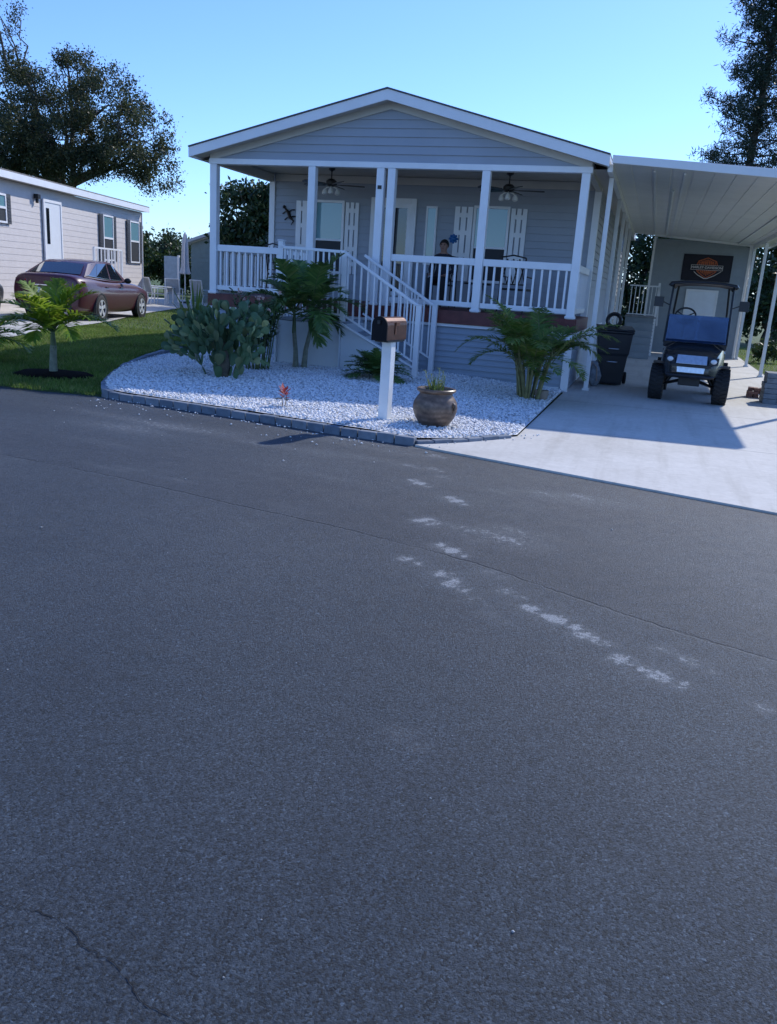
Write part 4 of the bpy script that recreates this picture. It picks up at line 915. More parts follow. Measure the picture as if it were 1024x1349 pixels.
for dx,dy,h_ in ((.02,.0,.30),(.06,.02,.27),(-.09,.03,.22),(.10,-.02,.22),(-.15,.0,.26)):
    p=Vector((px_+dx*.3,py_+dy,pz+.36)); tp=Vector((px_+dx,py_+dy*2,pz+.36+h_)); ST2.tube([p,(p+tp)/2+Vector((dx*.1,0,.01)),tp],[.006,.005,.004],5)
    for q in range(8):
        aa=q*2.4; d=Vector((math.cos(aa),math.sin(aa),.6)).normalized(); pp=p.lerp(tp,.35+.65*q/8); s_=d.cross(Vector((0,0,1))).normalized()*.006; LF.add([pp,pp+d*.03+s_,pp+d*.06,pp+d*.03-s_],[(0,1,2,3)])
part('leaves',LF,leaf_mat('pot_leaf',(.06,.12,.03),(.13,.20,.055),(.30,.32,.14),.5,.3),pl,recalc=False); part('stems',ST2,basic('pale_stem',(.30,.32,.17),.6),pl)
# small tan pot near the areca
mb=MB(); qx,qy=-1.47,12.75; qz=bz(qx,qy); mb.lathe([(.06,0),(.09,.02),(.105,.10),(.11,.155),(.10,.16),(.09,.14),(0,.135)],18,(qx,qy,qz)); o=part('small_pot',mb,basic('tan_pot',(.30,.235,.175),.8,var=.2,bstr=.2),None,smooth=True,loc=(qx,qy,qz)); tag(o,'small tan pot beside the areca palm base','pot')

# ------------------------------------------------------------------ golf cart (local: -y is forward, origin between the front wheels on the ground)
GC=local_thing('golf_cart','lifted black golf cart with a fold down windshield parked under the carport','golf cart',(.70,14.72,.017),R(-3))
BODY=basic('cart_dark_paint',(.020,.024,.030),.25,var=.2,coat=.6); SEAT=basic('cart_seat_vinyl',(.30,.27,.22),.55,var=.12,dirt=.3); CAMO=basic('cart_brown_cowl',(.10,.085,.075),.4,var=.4,scale=9)
def wheel(x,y,r,wd,name='wheel',par=GC,rimmat=CHROME,tread=True,rr=.55):
    mb=MB(); prof=[(r*rr,-wd*.42),(r*.80,-wd*.5),(r*.95,-wd*.46),(r,-wd*.30),(r,wd*.30),(r*.95,wd*.46),(r*.80,wd*.5),(r*rr,wd*.42),(r*rr,-wd*.42)]
    mb.lathe(prof,32,(x,y,r),'x')
    t=part(name,mb,RUBBER,par,smooth=True)
    if tread:
        m2=MB()
        for k in range(26):
            a=2*PI*k/26
            for s_ in (-1,1):
                m2.M=Matrix.Translation((x+s_*wd*.22,y,r))@Matrix.Rotation(a+s_*.06,4,'X')@Matrix.Rotation(s_*.35,4,'Z'); m2.box(-wd*.24,wd*.24,-r*.065,r*.065,r*.97,r*1.035)
        part('tread_lugs',m2,RUBBER,t)
    m3=MB(); s_=1 if x>0 else -1
    m3.lathe([(r*rr,-wd*.44),(r*rr*1.0,wd*.44),(r*rr*.92,wd*.40),(r*rr*.9,wd*.1),(.0,wd*.06)] ,28,(x,y,r),'x',cap=False) if s_>0 else m3.lathe([(r*rr,wd*.44),(r*rr*1.0,-wd*.44),(r*rr*.92,-wd*.40),(r*rr*.9,-wd*.1),(.0,-wd*.06)],28,(x,y,r),'x',cap=False)
    rim=part('rim',m3,DARKMETAL if rimmat is CHROME else DARKMETAL,t,smooth=True)
    m4=MB()
    for k in range(7):
        m4.M=Matrix.Translation((x+s_*wd*.30,y,r))@Matrix.Rotation(2*PI*k/7,4,'X'); m4.prism([(-.012,-.05*r/.3,.03),(-.012,.05*r/.3,.03),(-.012,.035*r/.3,r*rr*.97),(-.012,-.035*r/.3,r*rr*.97)],(.024,0,0))
    m4.M=None; m4.lathe([(0,-.03),(r*.16,-.025),(r*.16,.02),(0,.03)],14,(x+s_*wd*.31,y,r),'x'); part('spokes',m4,rimmat,t)
    return t
for x,y in ((-.505,0),(.505,0),(-.50,1.68),(.50,1.68)): wheel(x,y,.285,.235)
# chassis, suspension
mb=MB(); mb.box(-.33,.33,-.28,2.15,.40,.50); part('chassis',mb,BLACK,GC,bevel=.01)
for s_ in (-1,1):
    mb=MB(); mb.tube([(s_*.14,-.06,.34),(s_*.40,0,.26)],.022,8); mb.tube([(s_*.14,.10,.34),(s_*.40,0,.26)],.022,8); mb.tube([(s_*.20,0,.56),(s_*.36,0,.30)],.034,10); part('suspension_arm',mb,DARKMETAL,GC,smooth=True)
mb=MB(); mb.box(-.17,.17,-.16,.16,.27,.40); part('axle_box',mb,BLACK,GC,bevel=.01)
mb=MB(); mb.tube([(-.40,1.68,.285),(.40,1.68,.285)],.05,10); part('rear_axle',mb,DARKMETAL,GC,smooth=True)
# front cowl: lofted nose
secs=[(-.47,.28,.50,.64),(-.42,.36,.46,.76),(-.28,.42,.45,.86),(-.05,.47,.45,.94),(.14,.49,.45,.98)]
mb=MB(); vs=[];fs=[]
for y,hw,z0,z1 in secs:
    h=z1-z0
    for a,bq in ((-1,0),(-1,.55),(-.93,.85),(-.6,.985),(0,1.0),(.6,.985),(.93,.85),(1,.55),(1,0)): vs.append((hw*a,y,z0+h*bq))
for i in range(4):
    for k in range(8): fs.append((i*9+k,i*9+k+1,i*9+k+10,i*9+k+9))
fs.append(tuple(range(9))); fs.append(tuple(range(36,45))); mb.add(vs,fs); cowl=part('front_cowl',mb,BODY,GC,smooth=True)
mb=MB(); mb.prism([(-.235,-.492,.640),(.235,-.492,.640),(.225,-.425,.775),(-.225,-.425,.775)],(0,-.012,.006)); part('hood_plate',mb,STEEL,GC,bevel=.004)
mb=MB(); mb.prism([(-.205,-.520,.505),(.205,-.520,.505),(.215,-.508,.595),(-.215,-.508,.595)],(0,-.012,.002)); part('bumper_plate',mb,STEEL,GC,bevel=.004)
mb=MB(); mb.tube([(-.36,-.50,.46),(-.30,-.545,.455),(.30,-.545,.455),(.36,-.50,.46)],.026,8); mb.box(-.3,.3,-.53,-.46,.60,.635); part('bumper',mb,BLACK,GC,smooth=True)
for s_ in (-1,1):
    mb=MB(); mb.prism([(s_*.255,-.475,.635),(s_*.40,-.43,.645),(s_*.41,-.41,.765),(s_*.26,-.45,.755)],(0,-.02,0)); hl=part('headlight',mb,BLACK,GC,bevel=.006)
    mb=MB(); mb.ball((s_*.33,-.475,.705),.042,12,8,(1.15,.5,.9)); part('lens',mb,basic('headlight_lens',(.75,.78,.8),.08,var=.02,coat=1),hl,smooth=True)
    # fenders
    mb=MB(); pts=[]
    for k in range(9):
        a=PI*(.36+.50*k/8); pts.append((.345*math.cos(a)*-1,.285+.345*math.sin(a)))
    vs=[];fs=[]
    for k,(yy,zz) in enumerate(pts):
        for xx in (s_*.34,s_*.60): vs+=[(xx,yy,zz)]
    for k in range(8): fs.append((2*k,2*k+1,2*k+3,2*k+2))
    mb.add(vs,fs); part('fender',mb,CAMO,GC,smooth=True)
# dash, floor, seats
mb=MB(); mb.box(-.50,.50,.14,.30,.86,1.0); part('dashboard',mb,BLACK,GC,bevel=.02)
mb=MB(); mb.box(-.50,.50,.14,1.0,.47,.52); part('floor_pan',mb,BLACK,GC,bevel=.01)
mb=MB(); mb.box(-.52,.52,.95,2.2,.52,.82); part('rear_body',mb,BODY,GC,bevel=.05)
mb=MB(); mb.box(-.50,.50,.90,1.42,.822,.93); part('seat',mb,SEAT,GC,bevel=.04)
for x0,x1 in ((-.49,-.02),(.02,.49)):
    mb=MB(); mb.prism([(x0,1.36,.95),(x1,1.36,.95),(x1,1.46,1.36),(x0,1.46,1.36)],(0,.09,0)); part('seat_back',mb,SEAT,GC,bevel=.04)
mb=MB(); mb.tube([(.0-.48,1.56,.9),(-.48,1.60,1.28),(.48,1.60,1.28),(.48,1.56,.9)],.018,8); part('seat_rail',mb,DARKMETAL,GC,smooth=True)
mb=MB(); mb.box(-.50,.50,1.72,2.3,.83,.92); part('rear_seat',mb,SEAT,GC,bevel=.04)
# steering wheel
mb=MB(); cM=Matrix.Translation((-.22,.45,1.37))@Matrix.Rotation(R(52),4,'X'); mb.M=cM
q=[(.165*math.cos(2*PI*k/24),.165*math.sin(2*PI*k/24),0) for k in range(25)]; mb.tube(q,.016,7,cap=False)
for a in (0,2.1,4.2): mb.tube([(0,0,-.02),(.16*math.cos(a+.5),.16*math.sin(a+.5),0)],.010,6)
mb.M=None; mb.tube([(-.22,.45,1.36),(-.22,.26,.96)],.022,8); part('steering_wheel',mb,BLACK,GC,smooth=True)
# windshield, struts, roof
WS=glass_mat('cart_windshield',(.035,.055,.10),.05,.9)
m,nt,b=new_mat('tinted_windshield'); g_=N(nt,'ShaderNodeBsdfGlossy'); g_.inputs['Color'].default_value=(.85,.9,.95,1); g_.inputs['Roughness'].default_value=.04
tr_=N(nt,'ShaderNodeBsdfTransparent'); tr_.inputs['Color'].default_value=(.42,.52,.66,1); fr_=N(nt,'ShaderNodeFresnel'); fr_.inputs[0].default_value=1.5
mx=N(nt,'ShaderNodeMixShader'); nzw=noise(nt,geo_pos(nt),3.5,4,.6); bp_=N(nt,'ShaderNodeBump'); bp_.inputs['Strength'].default_value=.10; bp_.inputs['Distance'].default_value=.05; L(nt,nzw.outputs['Fac'],bp_.inputs['Height']); L(nt,bp_.outputs[0],g_.inputs['Normal']); L(nt,math_(nt,'ADD',fr_.outputs[0],math_(nt,'MULTIPLY',nzw.outputs['Fac'],.12),clamp=True),mx.inputs[0]); L(nt,tr_.outputs[0],mx.inputs[1]); L(nt,g_.outputs[0],mx.inputs[2]); L(nt,mx.outputs[0],nt.nodes['Material Output'].inputs[0]); WSM=m
def xz(s,t_): # point on the windshield plane: s across, t up along the struts
    return (s*(.475-.02*t_), .05+.26*t_, .955+.93*t_)
mb=MB(); a=[xz(-1,.0),xz(1,.0),xz(1,.47),xz(-1,.47)]; mb.prism(a,(0,-.008,.002)); part('windshield',mb,WSM,GC)
mb=MB(); mb.prism([(-.46,-.03,1.00),(.46,-.03,1.00),(.46,.055,1.385),(-.46,.055,1.385)],(0,-.007,.002)); part('folded_windshield',mb,WSM,GC)
for s_ in (-1,1):
    mb=MB(); mb.tube([xz(s_*1.03,-.02),xz(s_*1.03,1.0)],.019,8); part('front_strut',mb,BLACK,GC,smooth=True)
    mb=MB(); mb.tube([(s_*.46,1.62,.86),(s_*.45,1.50,1.45),(s_*.42,1.32,1.86)],.019,8); part('rear_strut',mb,BLACK,GC,smooth=True)
    mb=MB(); mb.tube([xz(s_*1.03,.62),(s_*.60,.16,1.585)],.010,6); mb.box(s_*.66-.075,s_*.66+.075,.13,.175,1.50,1.66); part('side_mirror',mb,BLACK,GC,bevel=.012)
mb=MB(); vs=[];fs=[]
prof=[(-.56,1.865),(-.52,1.915),(-.3,1.945),(0,1.952),(.3,1.945),(.52,1.915),(.56,1.865)]
ys=[.12,.16,.35,1.6,1.85,1.92]; sc_=[.90,.97,1,1,.97,.9]; dz=[-.03,-.008,0,0,-.01,-.035]
for y,c_,d_ in zip(ys,sc_,dz):
    for x,z in prof: vs.append((x*c_,y,z+d_))
nq=len(prof)
for i in range(len(ys)-1):
    for k in range(nq-1): fs.append((i*nq+k,i*nq+k+1,i*nq+k+nq+1,i*nq+k+nq))
mb.add(vs,fs); rf=part('roof',mb,BLACK,GC,smooth=True); so_=rf.modifiers.new('sol','SOLIDIFY'); so_.thickness=.025

# ------------------------------------------------------------------ wheeled bin, bag, hoop, paver stack, bricks
BIN=local_thing('wheelie_bin','black wheeled rubbish bin beside the carport post','bin',(-.66,16.45,.017),R(6))
BB=basic('bin_black',(.012,.015,.022),.42,var=.25,scale=5)
mb=MB(); vs=[];fs=[]
for z,hw,y0,y1 in ((.02,.215,-.24,.25),(.06,.22,-.25,.26),(.55,.265,-.29,.33),(.60,.285,-.30,.34),(.96,.315,-.33,.38),(.965,.335,-.35,.40),(1.0,.335,-.35,.40)): vs+=[(-hw,y0,z),(hw,y0,z),(hw,y1,z),(-hw,y1,z)]
for i in range(6):
    for k in range(4): fs.append((4*i+k,4*i+(k+1)%4,4*i+4+(k+1)%4,4*i+4+k))
fs+=[(3,2,1,0),(24,25,26,27)]; mb.add(vs,fs); part('bin_body',mb,BB,BIN,bevel=.018)
mb=MB(); mb.prism([(-.34,-.37,1.004),(.34,-.37,1.004),(.34,.42,1.05),(-.34,.42,1.05)],(0,0,.035)); part('lid',mb,BB,BIN,bevel=.015)
mb=MB(); mb.tube([(-.24,.44,1.0),(-.24,.50,1.03),(.24,.50,1.03),(.24,.44,1.0)],.016,8); part('handle',mb,BB,BIN,smooth=True)
for z in (.44,.68): 
    mb=MB(); mb.tube([(-.09,-.30 if z<.5 else -.325,z),(-.075,-.325 if z<.5 else -.345,z),(.075,-.325 if z<.5 else -.345,z),(.09,-.30 if z<.5 else -.325,z)],.010,8); part('lift_bar',mb,STEEL,BIN,smooth=True)
for s_ in (-1,1):
    mb=MB(); mb.lathe([(0,-.03),(.10,-.03),(.115,-.02),(.115,.02),(.10,.03),(0,.03)],20,(s_*.30,.26,.115),'x'); part('bin_wheel',mb,RUBBER,BIN,smooth=True)
mb=MB(); hx,hy,hz=-.70,16.42,1.20; q=[(hx+.125*math.cos(2*PI*k/24),hy,hz+.125*math.sin(2*PI*k/24)) for k in range(25)]
mb.tube(q,.030,8,cap=False); mb.tube([(hx+.11*math.cos(2*PI*k/24),hy+.05,hz+.11*math.sin(2*PI*k/24)) for k in range(25)],.028,8,cap=False)
o=part('coiled_hose',mb,BLACK,None,smooth=True,loc=(hx,hy,hz)); tag(o,'small black hose coil standing on top of the bin lid','hose')
BG=thing('fabric_bag','small grey fabric bag with straps slumped against the bin','bag',(-.93,15.75,.017))
FAB=basic('grey_bag_fabric',(.24,.27,.30),.9,var=.3,scale=14,bstr=.5,bscale=30)
mb=MB(); mb.ball((-.90,15.80,.21),.2,14,10,(.62,.7,1.0)); mb.ball((-.93,15.76,.40),.10,12,8,(.9,.9,.8)); bgp=part('bag_body',mb,FAB,BG,smooth=True)
dm_=bgp.modifiers.new('d','DISPLACE'); tx=bpy.data.textures.new('bagtex','CLOUDS'); tx.noise_scale=.12; dm_.texture=tx; dm_.strength=.05
mb=MB(); mb.tube([(-.99,15.66,.10),(-1.02,15.62,.28),(-.95,15.63,.46),(-.86,15.66,.36),(-.84,15.66,.12)],.014,6); part('strap',mb,basic('tan_strap',(.36,.27,.22),.8),BG,smooth=True)
PAV=basic('grey_paver',(.20,.225,.245),.88,var=.25,scale=12,bstr=.4,bscale=50,dirt=.3)
PS=thing('paver_stack','waist low stack of grey concrete pavers on the right of the driveway','pavers',(2.24,15.75,.015))
random.seed(71)
for lv in range(6):
    for k in range(3):
        x0=1.98+k*.235; z=.016+lv*.088; j=random.uniform(-.012,.012); mb=MB(); mb.box(x0+j,x0+.225+j,15.52+random.uniform(-.01,.01),15.98,z,z+.084); part('paver',mb,PAV,PS,bevel=.008)
BRK=basic('red_brown_brick',(.20,.105,.085),.85,var=.35,scale=14,bstr=.4,bscale=50,dirt=.4)
for k in range(9):
    r_=k//3; x=1.86+(k%3)*.10+random.uniform(-.015,.015); y=16.45+random.uniform(-.06,.06); z=.016+.06*r_
    mb=MB(); mb.box(-.045,.045,-.10,.10,0,.057); o=part('brick',mb,BRK,None,bevel=.006); o.location=(x,y,z); o.rotation_euler=(0,0,random.uniform(-.12,.12)); tag(o,'red brown brick in the low loose pile beside the grey pavers','brick','pile of bricks by the paver stack')

# ------------------------------------------------------------------ porch chairs and the seated person
def chair(x,y,rz,label,lattice=True):
    t=local_thing('porch_chair',label,'chair',(x,y,DZ+.001),rz,'dark metal chairs on the porch')
    mb=MB(); mb.box(-.24,.24,-.22,.24,.40,.435); part('seat',mb,BLACK,t,bevel=.012)
    for sx in (-1,1):
        mb=MB(); mb.tube([(sx*.24,-.22,0),(sx*.24,-.22,.62),(sx*.24,.18,.64)],.014,6); part('front_leg',mb,DARKMETAL,t,smooth=True)
        mb=MB(); mb.tube([(sx*.24,.28,0),(sx*.24,.22,.42),(sx*.23,.30,.95)],.014,6); part('rear_leg',mb,DARKMETAL,t,smooth=True)
    mb=MB(); yb_=lambda z:.22+.08*(z-.42)/.53
    mb.tube([(-.23,.30,.95),(0,.31,.99),(.23,.30,.95)],.014,6)
    for k in range(4):
        x0=-.225+.1125*k; mb.tube([(x0,yb_(.50),.50),(x0+.1125,yb_(.93),.93)],.011,5); mb.tube([(x0+.1125,yb_(.50),.50),(x0,yb_(.93),.93)],.011,5)
    mb.tube([(-.235,yb_(.5),.5),(.235,yb_(.5),.5)],.012,5); part('backrest',mb,DARKMETAL,t,smooth=True); return t
chair(-7.15,15.75,R(155),'dark lattice back metal chair at the left end of the porch')
chair(-2.42,15.35,R(170),'dark lattice back metal chair at the right of the porch, turned to the wall')
chair(-4.05,16.30,0,'dark metal chair on the porch with a person sitting in it')
PT=thing('side_table','low round dark side table on the porch between the two right chairs','table',(-3.25,15.9,DZ))
mb=MB(); mb.lathe([(0,.46),(.25,.46),(.26,.475),(.25,.49),(0,.49)],20,(-3.25,15.9,DZ)); part('tabletop',mb,BLACK,PT,smooth=True)
for k in range(3):
    a=k*2.09; mb=MB(); mb.tube([(-3.25+.2*math.cos(a),15.9+.2*math.sin(a),DZ),(-3.25+.1*math.cos(a),15.9+.1*math.sin(a),DZ+.459)],.014,6); part('leg',mb,DARKMETAL,PT,smooth=True)

def person():
    t=local_thing('person','person with dark hair in dark clothes sitting in a chair behind the porch railing','person',(-4.05,16.22,DZ),0)
    V=[];E=[];RD=[]
    def v(p,r,par=None):
        V.append(p); RD.append(r); i=len(V)-1
        if par is not None: E.append((par,i))
        return i
    pel=v((0,.06,.52),(.15,.12)); s1=v((0,.10,.68),(.135,.10),pel); s2=v((0,.12,.84),(.15,.11),s1); s3=v((0,.11,.96),(.11,.085),s2); nk=v((0,.095,1.03),(.055,.055),s3)
    jw=v((0,.075,1.085),(.062,.075),nk); hd=v((0,.08,1.16),(.074,.092),jw); cr=v((0,.085,1.215),(.055,.07),hd)
    ns=v((0,-.022,1.135),(.010,.012),hd)
    for s in (-1,1):
        hp=v((s*.09,.02,.50),(.095,.095),pel); kn=v((s*.13,-.36,.50),(.065,.065),hp); cf=v((s*.135,-.36,.30),(.055,.06),kn); an=v((s*.135,-.34,.085),(.036,.04),cf); toe=v((s*.14,-.50,.035),(.036,.026),an)
        sh=v((s*.165,.11,.925),(.060,.060),s3); el_=v((s*.235,.03,.70),(.042,.042),sh); wr=v((s*.15,-.20,.60),(.026,.022),el_); pm=v((s*.135,-.27,.598),(.034,.016),wr)
        for q,(dx,ln_) in enumerate(((-.026,.068),(-.009,.078),(.009,.074),(.026,.058))):
            f1=v((s*.135+dx,-.305-ln_*.35,.595),(.0085,.008),pm); f2=v((s*.135+dx*1.1,-.305-ln_*.8,.578),(.007,.007),f1)
        th=v((s*.135-s*.04,-.255,.595),(.010,.010),pm); v((s*.135-s*.055,-.295,.588),(.008,.008),th)
        ea=v((s*.076,.09,1.14),(.012,.018),hd)
    me=bpy.data.meshes.new('body'); me.from_pydata(V,E,[]); o=link('body_tmp',me)
    sk=o.modifiers.new('skin','SKIN'); sk.use_smooth_shade=True
    for i,r in enumerate(RD): me.skin_vertices[0].data[i].radius=r
    me.skin_vertices[0].data[0].use_root=True
    sb_=o.modifiers.new('sub','SUBSURF'); sb_.levels=2; sb_.render_levels=2
    bpy.context.view_layer.update(); dg=bpy.context.evaluated_depsgraph_get(); m2=bpy.data.meshes.new_from_object(o.evaluated_get(dg)); bpy.data.objects.remove(o)
    m2.name='body'; m2.materials.clear()
    for mm in (basic('skin',(.36,.20,.145),.55,var=.08),basic('dark_shirt',(.022,.024,.038),.85,var=.2),basic('dark_trousers',(.020,.022,.028),.85,var=.2),basic('shoe',(.03,.03,.03),.6)): m2.materials.append(mm)
    for p in m2.polygons:
        c=p.center; p.use_smooth=True
        if c.z>1.0: p.material_index=0
        elif c.y<-.16 and .55<c.z<.66 and abs(c.x)<.22 and abs(c.z-.598)<.035 and c.y>-.42 and not (c.z<.57): p.material_index=0 if c.z>.572 else 2
        elif c.z<.10: p.material_index=3
        elif c.z<.58 and (c.y<.0 or c.z<.53): p.material_index=2
        else: p.material_index=1
    body=link('body',m2,t); ABS[body]=Vector((0,0,0))
    mb=MB(); nr_,ns_=9,18; vs=[];fs=[]
    for i in range(nr_):
        th=PI*.62*i/(nr_-1)
        for k in range(ns_):
            a=2*PI*k/ns_; fr=max(0,-math.sin(a)); t2=th*(1-.48*fr); vs.append((.092*math.sin(t2)*math.cos(a),.10+.112*math.sin(t2)*math.sin(a),1.165+.108*math.cos(t2)))
    for i in range(nr_-1):
        for k in range(ns_): fs.append((i*ns_+k,i*ns_+(k+1)%ns_,(i+1)*ns_+(k+1)%ns_,(i+1)*ns_+k))
    mb.add(vs,fs); h=part('hair',mb,basic('dark_hair',(.012,.009,.008),.5,var=.3,scale=60,bstr=.5,bscale=120),t,smooth=True); h.modifiers.new('s','SOLIDIFY').thickness=.012
    for s in (-1,1):
        mb=MB(); mb.ball((s*.030,-.006,1.165),.011,10,6); part('eye',mb,basic('eye',(.05,.035,.03),.2),t,smooth=True)
    mb=MB(); mb.tube([(-.022,-.008,1.098),(0,-.014,1.096),(.022,-.008,1.098)],.0055,6); part('mouth',mb,basic('lips',(.26,.10,.09),.5),t,smooth=True)
person()

# ------------------------------------------------------------------ neighbour's house
A0=Vector((-16.38,18.39,0)); Bn=Vector((-18.60,28.04,0)); dn_=(Bn-A0).normalized(); nn_=Vector((dn_.y,-dn_.x,0))   # nn_ faces the drive
NH=thing('neighbour_home','pale beige sided home with dark shutters across the neighbouring drive','house',(-16.4,18.4,.2))
NS=basic('beige_siding',(.64,.595,.565),.55,var=.04,bstr=.05,bscale=80,dirt=.08); NW=WHITE; SHUT=basic('dark_shutter',(.055,.06,.07),.55,var=.15)
def nw(s,z,o=0): return A0+dn_*s+nn_*(o-.30)+Vector((0,0,z))
LN=10.86
mb=MB(); p0=A0-dn_*8-nn_*.3; p1=A0+dn_*LN-nn_*.3; siding(mb,(p0.x,p0.y),(p1.x,p1.y),.2,3.62,(nn_.x,nn_.y),pitch=.17,lap=.007)
q=p1-nn_*8; siding(mb,(p1.x,p1.y),(q.x,q.y),.2,3.62,(dn_.x,dn_.y),pitch=.17,lap=.007); part('wall',mb,NS,NH)
mb=MB(); mb.prism([nw(LN+.0,.2,-.06),nw(LN,.2,.035),nw(LN+.035,.2,.035),nw(LN+.035,.2,-.06)],(0,0,3.4)); part('corner_board',mb,NW,NH)
mb=MB(); E0=[nw(-8,3.80,.30),nw(LN+.06,3.80,.30),nw(LN+.06,4.2,-4.2),nw(-8,4.2,-4.2)]; mb.add(E0+[p+Vector((0,0,.03)) for p in E0],[(0,1,2,3),(4,5,6,7),(0,1,5,4),(1,2,6,5)]); E1=[nw(-8,4.2,-4.2),nw(LN+.06,4.2,-4.2),nw(LN+.06,3.8,-8.6),nw(-8,3.8,-8.6)]; mb.add(E1,[(0,1,2,3)]); nr_=part('roof',mb,basic('pale_roof_shingle',(.20,.19,.18),.9,var=.25,scale=10),NH)
mb=MB(); mb.prism([nw(-8,3.62,.27),nw(LN+.06,3.62,.27),nw(LN+.06,3.795,.27),nw(-8,3.795,.27)],nn_*.035); part('eave_fascia',mb,NW,nr_)
mb=MB(); mb.add([nw(-8,3.63,.27),nw(LN+.05,3.63,.27),nw(LN+.05,3.63,0),nw(-8,3.63,0)],[(0,1,2,3)]); part('soffit',mb,SOFFIT,nr_)
def nbox(mb,s0,s1,z0,z1,o0,o1): mb.prism([nw(s0,z0,o0),nw(s1,z0,o0),nw(s1,z1,o0),nw(s0,z1,o0)],nn_*(o1-o0))
def nwindow(s0,s1,z0,z1,zm,sw):
    mb=MB(); f=.05
    for a in ((s0-f,s0,z0-f,z1+f),(s1,s1+f,z0-f,z1+f),(s0,s1,z1,z1+f),(s0,s1,z0-f,z0),(s0,s1,zm-.03,zm+.03)): nbox(mb,*a,.032,.075)
    wn=part('window',mb,NW,NH); mb=MB(); nbox(mb,s0,s1,zm+.03,z1,.032,.055); part('upper_pane',mb,GLASSPALE,wn); mb=MB(); nbox(mb,s0,s1,z0,zm-.03,.032,.055); part('lower_screen',mb,SCREEN,wn)
    for a,b_ in ((s0-f-sw-.01,s0-f-.01),(s1+f+.01,s1+f+sw+.01)):
        mb=MB(); nbox(mb,a,b_,z0-.06,z1+.06,.032,.06)
        k=z0+.02
        while k<z1: nbox(mb,a+.04,b_-.04,k,k+.045,.060,.072); k+=.08
        part('window_shutter',mb,SHUT,NH)
nwindow(7.2,7.95,1.80,3.20,2.50,.27); nwindow(9.60,10.40,1.80,3.18,2.52,.26); nwindow(.15,.82,2.56,3.20,2.9,.24)
mb=MB(); 
for a in ((2.93,3.0,.9,3.34),(4.0,4.07,.9,3.34),(3.0,4.0,3.26,3.34)): nbox(mb,*a,.032,.08)
nd=part('side_door',mb,NW,NH); mb=MB(); nbox(mb,3.0,4.0,.9,3.26,.032,.06); part('door_leaf',mb,basic('door_white',(.74,.77,.79),.4,var=.03),nd); mb=MB(); nbox(mb,3.10,3.28,2.1,3.1,.060,.068); part('door_pane',mb,GLASSDARK,nd)
mb=MB(); nbox(mb,2.45,2.62,3.30,3.42,.03,.16); nbox(mb,2.50,2.57,3.18,3.30,.05,.12); part('porch_light',mb,DARKMETAL,NH,bevel=.01)
ns=thing('side_steps','white metal railing and steps at the neighbour side door behind the car','steps',tuple(nw(4.8,.2,.6)))
mb=MB(); nbox(mb,2.9,5.0,.2,.9,.05,1.1); part('landing',mb,basic('step_concrete',(.40,.39,.37),.8),ns)
def nbar(mb,a,b_,w_): mb.bar(nw(*a),nw(*b_),w_)
mb=MB(); nbar(mb,(4.05,2.10,1.05),(6.2,2.10,1.05),.05); nbar(mb,(4.05,.95,1.05),(6.2,.95,1.05),.04)
rl=part('handrail',mb,NW,ns)
for k in range(9):
    s_=4.05+k*.268; mb=MB(); nbar(mb,(s_,.9,1.05),(s_,2.10,1.05),.06 if k in (0,4,8) else .03); part('baluster',mb,NW,rl)

